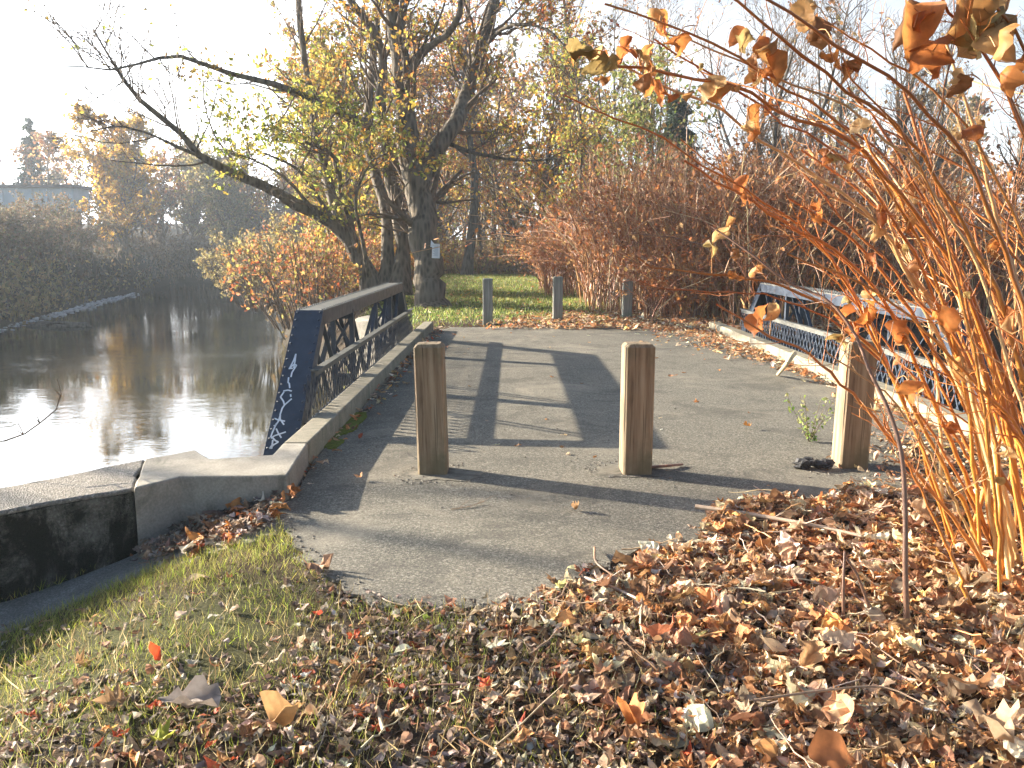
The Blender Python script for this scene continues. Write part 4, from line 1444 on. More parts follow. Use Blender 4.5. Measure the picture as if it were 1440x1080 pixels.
traced = [
    ([(862, 92), (920, 100), (978, 109), (1049, 129), (1111, 164), (1164, 180), (1209, 209), (1258, 262), (1289, 302), (1324, 347), (1370, 440), (1408, 560), (1430, 680)], 3.9, 3.1, .013),
    ([(1010, -20), (1031, 0), (1067, 27), (1102, 58), (1156, 98), (1187, 129), (1240, 160), (1280, 200), (1307, 236), (1333, 276), (1364, 329), (1387, 378), (1413, 444), (1440, 540)], 3.7, 3.2, .013),
    ([(1040, -25), (1076, 0), (1138, 36), (1200, 80), (1284, 133), (1324, 182), (1356, 213), (1373, 249), (1396, 311), (1418, 356), (1438, 444), (1455, 560)], 3.4, 2.9, .012),
    ([(880, 95), (933, 120), (991, 142), (1031, 164), (1067, 196), (1120, 227), (1156, 253), (1209, 289), (1244, 329), (1271, 373), (1298, 427), (1328, 490), (1362, 575), (1400, 680)], 4.1, 3.5, .012),
    ([(965, 225), (991, 244), (1049, 276), (1089, 307), (1138, 331), (1178, 356), (1213, 387), (1240, 422), (1268, 470), (1310, 560), (1355, 660)], 4.2, 3.8, .012),
    ([(898, 364), (933, 378), (1022, 387), (1084, 396), (1138, 418), (1178, 444), (1213, 476), (1245, 510), (1290, 585), (1335, 670)], 4.2, 3.9, .011),
    ([(1010, 428), (1023, 437), (1087, 473), (1127, 493), (1160, 517), (1193, 550), (1233, 590), (1260, 627), (1293, 670), (1327, 712)], 3.9, 3.5, .010),
    ([(1150, 262), (1210, 300), (1239, 322), (1261, 359), (1291, 400), (1321, 430), (1343, 478), (1358, 519), (1373, 581), (1391, 648), (1402, 693)], 4.0, 3.9, .014),
    ([(1110, 280), (1180, 322), (1217, 356), (1254, 400), (1291, 456), (1321, 507), (1343, 537), (1358, 574), (1376, 607), (1402, 652)], 4.1, 4.1, .014),
    ([(1215, 190), (1245, 245), (1276, 300), (1302, 333), (1328, 385), (1354, 426), (1373, 456), (1380, 507), (1402, 559), (1421, 596), (1439, 641)], 3.9, 3.9, .015),
    ([(1270, 130), (1310, 240), (1339, 300), (1361, 341), (1387, 385), (1402, 422), (1421, 467), (1439, 520)], 3.7, 3.7, .016),
    ([(1340, 150), (1391, 300), (1410, 341), (1424, 385), (1445, 450)], 3.6, 3.6, .015),
    ([(1320, -15), (1343, 28), (1382, 73), (1410, 116), (1440, 183), (1470, 300)], 3.2, 2.9, .012),
    ([(1385, -20), (1440, 64), (1490, 190)], 3.0, 2.8, .012),
    ([(1365, 300), (1380, 360), (1394, 400), (1406, 450), (1418, 540)], 4.5, 4.5, .013),
    ([(1240, 300), (1270, 350), (1310, 430), (1345, 500), (1375, 570), (1398, 640)], 4.4, 4.4, .013),
    ([(1130, 210), (1200, 262), (1262, 322), (1300, 380), (1350, 470), (1390, 560), (1420, 640)], 4.3, 4.3, .012),
    ([(1290, 250), (1330, 330), (1370, 420), (1400, 510), (1425, 600)], 4.2, 4.2, .014),
    ([(1190, 120), (1250, 200), (1310, 300), (1360, 400), (1400, 500), (1430, 590)], 4.0, 3.7, .012),
    ([(1330, 60), (1370, 180), (1400, 300), (1425, 400), (1445, 500)], 3.9, 3.6, .014),
    ([(1240, 590), (1275, 650), (1310, 720), (1345, 800)], 3.6, 3.6, .009),
]
canes = []
for pix, dn, df, r in traced:
    C = bend(pix, None, dn, df)
    p0 = C[0]
    d = unit(C[0] - C[1])
    # carry the cane down to the soil, steepening
    k = 0
    ext = []
    q = p0.copy()
    while q[2] > -.05 and k < 40:
        d = unit(d + np.array([.0, .012, -.05]))
        q = q + d * .1
        ext.append(q.copy())
        k += 1
    C = np.vstack([np.array(ext[::-1][::2]), C]) if ext else C
    canes.append((spline(C, 30), r))
for q in range(16):                      # thinner neighbours of the main canes
    C0, r0 = canes[q]
    off = np.array([rng.normal(0, .12), rng.normal(.1, .22), 0])
    tip = np.array([rng.normal(-.05, .22), rng.normal(.1, .25), rng.normal(-.08, .16)])
    u = np.linspace(0, 1, 30)[:, None]
    canes.append((C0 + off * (1 - u) + tip * u + np.array([0, 0, rng.normal(0, .05)]) * np.sin(u * 3.1), r0 * .72))
for k in range(28):                      # more canes in the clump, some behind and out to the side
    b = np.array([rng.uniform(2.3, 3.9), rng.uniform(3.0, 5.0), -.05])
    az = rng.uniform(1.9, 4.0) if k % 3 else rng.uniform(-1.2, 1.9)
    L = rng.uniform(2.0, 3.4)
    o = np.array([math.cos(az), math.sin(az), 0]) * L * rng.uniform(.25, .65)
    canes.append((spline([b, b + o * .18 + np.array([0, 0, L * .4]), b + o * .55 + np.array([0, 0, L * .72]), b + o + np.array([0, 0, L * .86])], 30), rng.uniform(.008, .014)))
big_leaf_cols = [(.5, .2, .055), (.42, .15, .045), (.52, .28, .1), (.34, .16, .06), (.56, .36, .16), (.36, .26, .1)]
cane_objs = []
for ci, (C, r) in enumerate(canes):
    C = C + rng.normal(0, .004, C.shape)
    rad = np.linspace(r * 1.05, r * .42, 30)
    rad[::5] *= 1.18                     # nodes
    mb = MB()
    tint = np.array(ORANGE[ci % 4]) * rng.uniform(.75, 1.1)
    tt = tint[None] * (np.array([1.05, 1.08, 1.0])[None] * np.linspace(1, 0, 30)[:, None] + np.array([.85, .68, .62])[None] * np.linspace(0, 1, 30)[:, None] ** 1.3)
    tubes(mb, C[None], rad[None], 9, np.repeat(tt, 9, axis=0))
    b2, q2 = sprout(rng, C[None], rad[None], 9, .3, (.18, .6), (30, 70), .18, .12, .4, 6, rmin=.0022)
    tubes(mb, b2, q2, 5, np.tile(tint * np.array([.85, .72, .7]), (9, 1)))
    b3, q3 = sprout(rng, b2, q2, 2, .3, (.06, .22), (25, 60), .1, .2, .6, 5, rmin=.0014)
    tubes(mb, b3, q3, 4, np.tile(tint * np.array([1.05, 1.1, 1.1]), (18, 1)))
    o = mb.build('cane', M['cane'], cl, smooth=True)
    cane_objs.append((o, C, b2))


def one_leaf(o, pos, D, size, ku, kv, col, tpl=T_HEART, name='leaf'):
    mb = MB()
    tpl = T_BIG if rng.random() < .5 else T_BIG2
    leaves(mb, rng, tpl, np.array([pos]), dir_mats(rng, np.array([D], float)), [size], np.array([ku]), np.array([kv]), np.array([col]), .012, None, .1)
    return mb.build(name, M['dryleaf'], o, smooth=True)


placed0 = [(822, 82, 3.1, .12, 5), (838, 98, 3.1, .12, 5), (858, 92, 3.15, .1, 5), (880, 66, 3.15, .11, 1), (905, 82, 3.2, .1, 0), (930, 36, 3.2, .13, 2), (950, 62, 3.2, .1, 0), (918, 112, 3.25, .1, 1), (935, 130, 3.3, .1, 1),
          (1000, 132, 3.3, .14, 0), (1048, 58, 3.35, .13, 5), (1082, 62, 3.3, .12, 2), (1092, 95, 3.3, .13, 0), (1075, 110, 3.3, .1, 1), (1130, 28, 3.2, .14, 2), (1148, 45, 3.2, .12, 0), (1060, 165, 3.35, .1, 0),
          (1195, 100, 3.3, .1, 3), (1160, 222, 3.6, .1, 1), (1285, 38, 2.95, .2, 0), (1312, 72, 2.95, .17, 1), (1345, 30, 2.95, .19, 2), (1385, 45, 2.9, .2, 5), (1420, 85, 2.85, .2, 0), (1400, 20, 2.9, .18, 2),
          (1368, 185, 3.2, .12, 1), (1350, 120, 3.1, .12, 4), (1070, 452, 3.7, .15, 1), (1042, 262, 3.9, .1, 1), (1280, 542, 3.7, .15, 0), (1330, 452, 3.7, .13, 0), (1238, 305, 3.8, .1, 1), (1205, 470, 4.0, .14, 1),
          (1215, 440, 4.1, .16, 0), (1180, 445, 4.1, .13, 1), (1345, 525, 3.8, .12, 2), (1390, 340, 3.7, .12, 0), (1150, 305, 4.0, .1, 0), (1010, 330, 3.9, .1, 4), (1000, 350, 3.9, .09, 5), (1260, 470, 3.8, .13, 1), (1420, 640, 3.6, .12, 4)]
placed = []
for q in placed0:
    placed.append(q)
    for _ in range(2 if q[1] < 250 else 1):
        placed.append((q[0] + rng.normal(0, 16), q[1] + rng.normal(4, 14), q[2] + rng.normal(0, .08), q[3] * rng.uniform(.55, .95), int(rng.integers(6))))
allp = [np.vstack([C, b2.reshape(-1, 3)]) for _, C, b2 in cane_objs]
for x, y, d, s, ci in placed:
    p = P(x, y, d)
    j = min(range(len(allp)), key=lambda k: np.min(np.linalg.norm(allp[k] - p, axis=1)))
    q = allp[j][np.argmin(np.linalg.norm(allp[j] - p, axis=1))]
    if np.linalg.norm(q - p) > .05:      # petiole reaching the nearest cane
        st = MB()
        mid = (p + q) / 2 + np.array([0, 0, .03])
        tubes(st, spline([q, mid, p], 6)[None], np.full((1, 6), .0022), 5, np.array([.5, .24, .08]))
        st.build('leaf_stalk', M['cane'], cane_objs[j][0], smooth=True)
    D = rng.normal(size=3) * .7 + np.array([0, 0, -.7])
    one_leaf(cane_objs[j][0], p + D * .0, D, s * 1.15, rng.uniform(2.2, 5.5) * rng.choice([-1, 1]), rng.uniform(-2.6, 2.6), np.array(big_leaf_cols[ci]) * rng.uniform(.85, 1.15))
for o, C, b2 in cane_objs:
    for _ in range(rng.integers(0, 3)):
        k = rng.integers(len(b2))
        one_leaf(o, b2[k, rng.integers(2, 6)], rng.normal(size=3) * .6 + np.array([0, 0, -.8]), rng.uniform(.05, .12), rng.uniform(1.5, 4) * rng.choice([-1, 1]), rng.uniform(-2, 2), np.array(big_leaf_cols[rng.integers(6)]))

# separate dark stem rising from the litter
c = G(1275, 884)
t = thing('sapling', tuple(c), 'thin dark upright stem bending over beside the timber post', 'sapling')
C = spline([c + np.array([0, 0, -.1]), P(1275, 884, 3.42), P(1273, 800, 3.42), P(1273, 720, 3.44), P(1268, 640, 3.46), P(1250, 578, 3.5), P(1222, 520, 3.55), P(1205, 475, 3.6), P(1173, 430, 3.65), P(1147, 413, 3.7), P(1107, 397, 3.75), P(1060, 360, 3.8), P(1000, 318, 3.9)], 30)
mb = MB()
tubes(mb, C[None], np.linspace(.013, .004, 30)[None], 9, np.array([.2, .11, .07]))
b2, q2 = sprout(rng, C[None], np.linspace(.012, .005, 30)[None], 10, .5, (.15, .45), (30, 60), .2, .12, .4, 5, rmin=.002)
tubes(mb, b2, q2, 5, np.tile([.28, .15, .08], (10, 1)))
mb.build('stem', M['cane'], t, smooth=True)

# leafless spray reaching in over the water from the bank
c = np.array([-4.3, 3.6, -.9])
t = thing('sapling', tuple(c), 'bare spindly sapling whose twig curves out over the bright water', 'sapling')
d = 5.2
C1 = spline([c, c + np.array([.1, .2, .7]), P(-60, 640, d), P(0, 622, d), P(33, 611, d + .1), P(56, 595, d + .2), P(80, 575, d + .3), P(86, 568, d + .3), P(86, 555, d + .3), P(80, 532, d + .35)], 26)
mb = MB()
tubes(mb, C1[None], np.linspace(.014, .003, 26)[None], 7)
tw = [[P(33, 611, d + .1), P(29, 602, d), P(25, 594, d)], [P(33, 611, d + .1), P(25, 606, d), P(18, 603, d)], [P(56, 595, d + .2), P(52, 585, d), P(48, 578, d)], [P(56, 595, d + .2), P(50, 589, d), P(44, 584, d)], [P(86, 557, d + .3), P(78, 549, d + .2), P(74, 545, d + .2)]]
tubes(mb, np.array([spline(q, 5) for q in tw]), np.linspace(.004, .0015, 5)[None].repeat(5, 0), 5)
mb.build('stem', M['twig'], t, smooth=True)
# trees on the bank out to the side, whose shade dapples the ground
grow_tree('tree', (-23.5, 13.9), 11, .2, 'half bare tree on the far bank whose shade dapples the path', 'tree', 131, M['bark'], YEL, .12, None, n1=15, tmin=.35, forks=1, per=4, leaf=(.1, .18))

# ------------------------------------------------------------------ leaf litter, grass, sticks
LITTER_BIG = [(.5, .3, .16), (.44, .2, .08), (.58, .4, .24), (.36, .2, .11), (.56, .27, .1), (.5, .39, .28), (.28, .15, .08), (.66, .5, .34)]
LITTER_SMALL = [(.22, .17, .135), (.3, .245, .2), (.14, .1, .075), (.42, .36, .3), (.32, .22, .14), (.23, .14, .09), (.48, .4, .3), (.34, .15, .08), (.45, .1, .04)]
LITTER_PALE = [(.56, .42, .28), (.68, .56, .42), (.46, .32, .2), (.4, .2, .1), (.28, .15, .08), (.56, .28, .11), (.2, .11, .065), (.58, .36, .18)]
LW = [3, 3, 2.5, 2, 2.5, 2, 1.2, 1.2, .35]


def litter(name, parts, seed, kind='stuff'):
    rng = np.random.default_rng(seed)
    mb = MB()
    for (n, region, dens, tpls, size, cols, w, tilt, curl, zup) in parts:
        x, y = region(rng, n)
        ok = rng.random(n) < dens(x, y)
        x, y = x[ok], y[ok]
        z = np.maximum(height(x, y), np.where(inside([tuple(p) for p in pts], x, y), .008, -9))
        for k, tpl in enumerate(tpls):
            s = np.arange(len(x)) % len(tpls) == k
            m = s.sum()
            if not m:
                continue
            sz = rng.uniform(size[0], size[1], m) * rng.lognormal(0, .18, m)
            zz = z[s] + sz * .12 + rng.random(m) * zup
            leaves(mb, rng, tpl, np.column_stack([x[s], y[s], zz]), rot_mats(rng, m, tilt), sz, rng.uniform(-curl, curl, m), rng.uniform(-curl * .6, curl * .6, m), palette(rng, m, cols, w, .32), .05, rng.uniform(.6, 1.1, m), .06)
    o = mb.build(name, M['litter'], smooth=False)
    o['kind'] = kind
    return o


edge_y = np.array([[G(*e)[0], G(*e)[1]] for e in edge])


def off_path(x, y):
    return sdf([tuple(p) for p in pts], x, y)


def d_right(x, y):                       # heavy drift under the canes, thinning along the asphalt edge
    s = off_path(x, y)
    ex = np.interp(x, [.3, .8, 1.2, 1.9, 2.4, 3.2, 5], [3.7, 4.25, 4.85, 5.05, 5.2, 5.45, 5.6])
    return np.where(y < ex + .1 * np.sin(x * 9), sstep(-.1, .15, s + .9 * sstep(.9, 1.6, x)), 0) * sstep(-.4, 1.0, x + .35 * (y - 3))


def d_front(x, y):
    s = off_path(x, y)
    g = sstep(-.35, -1.3, x) * sstep(2.55, 3.2, y)
    return sstep(-.08, .06, s) * np.clip(.92 - .72 * g - .5 * sstep(-.1, -.25, height(x, y)) - .25 * sstep(.3, -1.2, x), .1, 1)


R4 = lambda x0, x1, y0, y1: (lambda r, n: (r.uniform(x0, x1, n), r.uniform(y0, y1, n)))
pocket = [tuple(G(x, y, -.05)[:2]) for x, y in ((400, 684), (300, 690), (215, 716), (190, 745), (225, 772), (330, 770), (390, 735))]
d_pocket = lambda x, y: sstep(.08, -.05, sdf(pocket, x, y))
litter('fallen_leaves', [
    (19000, R4(-.2, 4.6, 2.0, 5.7), d_right, (T_OVATE, T_SLIM, T_OVATE, T_LOBED), (.04, .088), LITTER_PALE, None, .42, 3.6, .025),
    (2600, R4(2.2, 3.75, 5.2, 7.6), lambda x, y: np.clip(sstep(7.4, 5.4, y) * sstep(2.35, 3.2, x + .25 * (6 - y)), 0, 1) * .8, (T_OVATE, T_SLIM, T_OVATE), (.04, .09), LITTER_PALE, None, .5, 3.5, .03),
    (6000, R4(-.2, 4.6, 1.9, 5.7), d_right, (T_OVATE, T_HEART, T_LOBED), (.05, .1), LITTER_BIG, None, .4, 3.0, .04),
    (900, R4(.3, 4.6, 1.9, 5.0), d_right, (T_BIG, T_BIG2), (.08, .15), LITTER_BIG, None, .45, 3.0, .06),
    (15000, R4(-3.3, 1.6, 1.7, 3.9), d_front, (T_OVATE, T_SLIM, T_OVATE), (.03, .062), LITTER_SMALL, LW, .5, 4.0, .02),
    (700, R4(-3.3, 1.6, 1.7, 3.9), d_front, (T_OVATE, T_LOBED), (.05, .09), LITTER_BIG + [(.5, .1, .04)], None, .35, 2.6, .02),
    (2600, R4(-2.9, -1.2, 3.6, 5.2), d_pocket, (T_OVATE, T_SLIM, T_LOBED), (.04, .1), LITTER_SMALL, LW, .5, 3.0, .07),
    (55, R4(-1.9, -1.3, 4.2, 5.1), lambda x, y: sstep(.15, -.02, sdf(pocket, x, y)), (T_LOBED, T_OVATE), (.08, .13), [(.5, .2, .06), (.4, .16, .06)], None, .6, 2.4, .08),
], 140)
kerb_l = lambda x, y: np.exp(-((x - KL) / .14) ** 2) * (.4 + .6 * sstep(6, 9, y))
kerb_r = lambda x, y: np.exp(-((KR - x) / (.18 + .7 * sstep(9.5, 15.5, y))) ** 2) * sstep(5.5, 11, y + 2)
far_d = lambda x, y: np.clip(sstep(-1.0, .6, x - .25 * (y - 16)) * sstep(15.45, 16.2, y + .35 * sstep(0, 4, x)) * sstep(19.5, 17.3, y - .3 * x), 0, 1)
litter('fallen_leaves', [
    (1500, R4(KL, KL + .5, 5.6, 15.6), kerb_l, (T_OVATE, T_SIMPLE), (.05, .1), LITTER_BIG + LITTER_SMALL, None, .4, 2.2, .03),
    (5200, R4(KR - 1.6, KR, 6.2, 16), kerb_r, (T_OVATE, T_SIMPLE), (.06, .12), LITTER_BIG, None, .45, 2.2, .04),
    (17000, R4(-2.2, 7.5, 15.2, 21), far_d, (T_OVATE, T_SIMPLE), (.07, .14), LITTER_BIG + [(.5, .2, .08), (.6, .45, .3)], None, .45, 2.2, .06),
    (3500, R4(-4, 5, 16.5, 40), lambda x, y: .5 + 0 * x, (T_SIMPLE,), (.08, .15), LITTER_BIG + YEL, None, .35, 2, .05),
    (70, R4(KL, KR, 5, 15), lambda x, y: 1 + 0 * x, (T_OVATE, T_LOBED), (.03, .07), LITTER_BIG, None, .2, 1.5, .0),
], 141)


def grass(name, n, region, dens, hgt, cols, seed, wid=.09):
    rng = np.random.default_rng(seed)
    x, y = region(rng, n)
    ok = rng.random(n) < dens(x, y)
    x, y = x[ok], y[ok]
    z = height(x, y)
    m = len(x)
    h = rng.uniform(hgt[0], hgt[1], m)
    D = np.column_stack([rng.normal(.12, .42, m), rng.normal(0, .42, m), np.ones(m)])
    mb = MB()
    pos = np.column_stack([x, y, z]) + unit(D) * (h * .45)[:, None]
    leaves(mb, rng, T_GRASS, pos, dir_mats(rng, D), h, np.full(m, .1), rng.uniform(-1.6, 1.6, m), palette(rng, m, cols, None, .25), .004, rng.uniform(.7, 1.4, m) * wid / .06)
    o = mb.build(name, M['grass'])
    o['kind'] = 'stuff'


def d_grass(x, y):
    s = off_path(x, y)
    lush = np.exp(-((sdf(SLAB, x, y) - .1) / .33) ** 2)
    tuft = .5 + .5 * np.sin(x * 7.1 + 2 * np.sin(y * 5.3)) * np.sin(y * 6.4 + 1.5 * np.sin(x * 4.2))
    return np.where((s > .0) & (sdf(SLAB, x, y) > -.03) & (sdf(pocket, x, y) > .02), np.clip(lush * 1.0 + .55 * tuft * sstep(.9, -.4, x) * sstep(1.8, 2.6, y), 0, 1), 0)


GR = [(.3, .37, .05), (.4, .43, .07), (.48, .45, .12), (.2, .28, .04), (.52, .45, .18), (.36, .31, .12)]
grass('grass', 90000, R4(-3.4, 1.0, 1.9, 5.2), d_grass, (.025, .075), GR, 150, .035)
grass('grass', 4200, R4(-2.6, 2.6, 1.8, 3.6), lambda x, y: sstep(-.02, .1, off_path(x, y)) * .6, (.05, .14), [(.42, .34, .17), (.5, .42, .24), (.34, .25, .12)], 151, .03)
grass('grass', 42000, R4(-5, 4.2, 16.3, 42), lambda x, y: sstep(-4.6, -3.4, x) * sstep(3.9, 2.3, x + .03 * (y - 18)) * np.where(inside([tuple(p) for p in pts], x, y), 0, 1) * (.35 + .65 * sstep(17.2, 18.6, y + .5 * sstep(-.6, -1.6, x) * 2)), (.06, .14), [(.18, .27, .05), (.25, .33, .07), (.32, .36, .1), (.4, .38, .14)], 152, .14)

rng = np.random.default_rng(155)
n = 420
x, y = rng.uniform(-1.6, 4.2, n), rng.uniform(2.0, 5.4, n)
ok = (rng.random(n) < np.maximum(d_right(x, y), .3 * d_front(x, y)))
x, y = x[ok], y[ok]
z = height(x, y) + rng.uniform(.03, .08, len(x))
a, L = rng.uniform(0, np.pi, len(x)), rng.uniform(.08, .4, len(x))
K = np.linspace(-.5, .5, 6)
C = np.stack([x[:, None] + np.cos(a)[:, None] * L[:, None] * K, y[:, None] + np.sin(a)[:, None] * L[:, None] * K, z[:, None] + rng.normal(0, .012, (len(x), 1)) * K * 6], -1) + rng.normal(0, .006, (len(x), 6, 3))
mb = MB()
tubes(mb, C, np.linspace(.0035, .0018, 6)[None] * rng.uniform(.6, 1.5, (len(x), 1)), 5, palette(rng, len(x), [(.5, .4, .26), (.4, .27, .16), (.6, .5, .36), (.24, .15, .1), (.5, .26, .1)]))
mb.build('straw_litter', M['cane'], smooth=True)['kind'] = 'stuff'

rng = np.random.default_rng(156)
mb = MB()
spots = [p + rng.normal(0, .05, 2) for p in dense[:int(len(dense) * .62)] for _ in range(5)]
for q in ((622, 668), (895, 661), (1194, 660)):
    c = G(*q)[:2]
    spots += [c + np.array([.3 * math.cos(a), .24 * math.sin(a)]) * rng.uniform(.8, 1.25) for a in rng.uniform(0, 6.3, 60)]
spots += [np.array([KL + abs(rng.normal(0, .12)), rng.uniform(5.3, 15)]) for _ in range(260)] + [np.array([rng.uniform(-1.4, 3.6), rng.uniform(4, 14)]) for _ in range(160)]
for p in spots:
    if p[1] > 3 and not (p[0] > .6 and p[1] < 5.2):
        s = rng.uniform(.003, .009)
        mb.add(np.array([p[0], p[1], .008]) + ico * s * rng.uniform(.7, 1.3, (18, 3)), [icoF, np.arange(12, 18)[None]])
mb.build('gravel', M['concrete_rough'])['kind'] = 'stuff'

# sticks, single leaves and other small finds
rng = np.random.default_rng(160)


def stick(pp, r0, r1, label, tint=(.36, .28, .2), side=0, n=14):
    C = spline(pp, n)
    mb = MB()
    tubes(mb, C[None], np.linspace(r0, r1, n)[None], 7, np.array(tint))
    if side:
        b2, q2 = sprout(rng, C[None], np.linspace(r0, r1, n)[None], side, .2, (.06, .2), (25, 60), .02, .1, .5, 4, rmin=.0015)
        b2[:, :, 2] = np.maximum(b2[:, :, 2], C[0, 2])
        tubes(mb, b2, q2, 5, np.tile(np.array(tint), (side, 1)))
    o = mb.build('stick', M['cane'], smooth=True, org=tuple(C[0]))
    return tag(o, label, 'stick')


stick([G(978, 712, .05), G(1060, 724, .06), G(1150, 740, .07), G(1212, 754, .07)], .014, .009, 'long pale fallen stick across the edge of the leaf drift', (.42, .33, .25), 3)
stick([G(1094, 527, .02), P(1106, 512, 9.4), P(1117, 497, 9.5)], .02, .03, 'short pale stick propped against the sunlit kerb', (.55, .46, .3))
stick([G(836, 770, .03), G(838, 790, .05), G(858, 806, .04), G(872, 812, .03)], .007, .004, 'curved dry stalk at the tip of the leaf drift on the asphalt', (.34, .22, .14))
stick([G(822, 812, .03), G(862, 826, .04), G(905, 846, .05)], .009, .006, 'straight grey twig lying under the curved stalk', (.4, .33, .27), 2)
stick([G(524, 832, .02), G(545, 845, .02), G(566, 851, .02)], .004, .003, 'tiny curved twig at the grassy edge of the asphalt', (.4, .3, .2))
stick([G(1060, 985, .1), G(1150, 972, .12), G(1240, 966, .13), G(1300, 990, .13)], .005, .003, 'thin forked twig lying on big tan leaves', (.33, .22, .14), 4)
stick([G(530, 995, .03), G(540, 1030, .03)], .008, .007, 'short flat splinter of straw coloured wood in the thin grass', (.5, .42, .28))
c = G(1186, 868)
for lab, a, b, e in (('broken dark stub standing in the litter beside the thin upright stem', (1186, 872), (1186, 820), (1188, 775)), ('slanting dark twig leaning off the broken stub', (1225, 862), (1206, 810), (1190, 785))):
    dd = 3.5
    stick([P(*a, dd), P(*b, dd), P(*e, dd + .02)], .008, .005, lab, (.2, .11, .07))
stick([G(634, 716, .012), G(660, 712, .014), G(681, 705, .02)], .003, .002, 'wispy dry stem on the asphalt in front of the post footing', (.3, .2, .12), 3)
stick([G(915, 657, .02), G(940, 655, .03), G(960, 653, .02)], .012, .008, 'short reddish bark strip behind the middle near post', (.24, .13, .09))


def lone_leaf(px, py, size, col, label, tpl=T_LOBED, z=.02, ku=1.4, kv=.8, tilt=.3, yaw=None):
    c = G(px, py, 0)
    hh = float(height(c[0], c[1]))
    on = inside([tuple(p) for p in pts], np.array([c[0]]), np.array([c[1]]))[0]
    c = G(px, py, (.008 if on else hh) + z)
    mb = MB()
    if tpl is T_HEART:
        tpl = T_BIG if rng.random() < .5 else T_BIG2
    leaves(mb, rng, tpl, np.array([c]), rot_mats(rng, 1, tilt, None if yaw is None else np.array([yaw]), False), [size], np.array([ku * 1.7]), np.array([kv * 1.6]), np.array([col]), .012, None, .13)
    o = mb.build('leaf', M['litter'], smooth=True, org=tuple(c))
    return tag(o, label, 'leaf')


lone_leaf(506, 671, .075, (.62, .34, .16), 'single orange leaf on the asphalt near the pale wall corner', ku=1.8)
lone_leaf(808, 714, .085, (.6, .38, .2), 'single tan curled leaf on the asphalt between the shadows of two posts', ku=2.6)
lone_leaf(1050, 600, .1, (.6, .26, .06), 'bright orange leaf with a long stalk near the green weed', ku=1.8)
lone_leaf(1013, 706, .1, (.58, .22, .05), 'orange lobed leaf at the tip of the drift below the post shadow')
lone_leaf(446, 862, .055, (.75, .08, .02), 'small vivid red leaf in the grass below the asphalt', T_OVATE, .05)
lone_leaf(217, 918, .085, (.7, .09, .03), 'larger vivid red leaf resting on the thin grass', T_OVATE, .07, tilt=.6)
lone_leaf(447, 800, .17, (.45, .28, .18), 'wide brown leaf lying on the corner of the asphalt', T_LOBED, .03, 1, .6, .15)
lone_leaf(262, 1002, .2, (.36, .31, .27), 'big pale grey leaf lying in the thin grass near the camera', T_HEART, .06, .9, .4, .2, 1.75)
lone_leaf(405, 1010, .16, (.6, .36, .16), 'large tan and orange leaf beside the big grey one', T_HEART, .07, 1.5, .6, .3)
lone_leaf(228, 1040, .09, (.42, .44, .08), 'small yellow green leaf just below the big grey leaf', T_LOBED, .06)
lone_leaf(600, 440 + 430, .05, (.24, .3, .06), 'tiny green leaf among dull litter at the end of the asphalt', T_OVATE, .05)
lone_leaf(1355, 960, .2, (.52, .28, .14), 'huge tan leaf standing on edge in the drift', T_HEART, .1, 1.0, .7, .6)
lone_leaf(1400, 1025, .2, (.6, .42, .26), 'huge pale folded leaf near the bottom corner', T_HEART, .1, 1.6, .7, .5)
lone_leaf(1170, 1062, .17, (.45, .18, .07), 'large rusty leaf cut by the bottom of the view', T_HEART, .09, 1.2, .7, .5)
lone_leaf(1130, 925, .16, (.55, .33, .16), 'tan leaf folded like a roof in the middle of the drift', T_HEART, .09, 2.2, .4, .3)
lone_leaf(214, 720, .12, (.5, .33, .25), 'pinkish brown leaf leaning on the wall in the leaf pocket', T_HEART, .06, .8, .4, .4)
lone_leaf(145, 770, .06, (.5, .5, .06), 'narrow yellow leaf on the grey gravel strip', T_SLIM, .03, .8, .4, .2)
lone_leaf(1085, 905, .17, (.58, .44, .28), 'pale leaf beside the roof-folded one', T_OVATE, .08, 1.2, .6, .4)
lone_leaf(890, 1010, .14, (.55, .22, .07), 'orange brown curled leaf where the drift meets the thin grass', T_HEART, .07, 2.4, .8, .5)

# weed sprig and a charred lump beside the bright post
c = G(1138, 622)
t = thing('weed', tuple(c), 'small green weed sprig growing through the asphalt near the bright post', 'weed')
st, lf = MB(), MB()
for k in range(9):
    a = rng.uniform(0, 2 * math.pi)
    o = np.array([math.cos(a) * .13, math.sin(a) * .07, 0]) * rng.uniform(.6, 1.5)
    C = spline([c, c + o * .5 + np.array([0, 0, .14]), c + o * 1.3 + np.array([0, 0, rng.uniform(.2, .42)])], 7)
    tubes(st, C[None], np.linspace(.003, .0014, 7)[None], 5)
    m = 16
    p = C[rng.integers(1, 7, m)] + rng.normal(0, .018, (m, 3))
    leaves(lf, rng, T_OVATE, p, dir_mats(rng, rng.normal(size=(m, 3))), rng.uniform(.025, .05, m), rng.uniform(-1, 1, m), rng.uniform(-1, 1, m), palette(rng, m, [(.2, .3, .07), (.32, .38, .12), (.42, .42, .2)]))
st.build('stems', M['twig'], t)
lf.build('foliage', M['leaf'], t)
c = G(1146, 654, .03)
mb = MB()
for k in range(22):
    s = rng.uniform(.018, .04)
    mb.add(c + np.array([rng.uniform(-.1, .1), rng.uniform(-.04, .04), rng.uniform(-.01, .03)]) + ico * s * np.array([1.5, 1, .7]) * rng.uniform(.7, 1.3, (18, 3)), [icoF, np.arange(12, 18)[None]])
o = mb.build('charred_lump', M['char'], org=tuple(c))
tag(o, 'black charred lump at the foot of the bright post', 'lump')

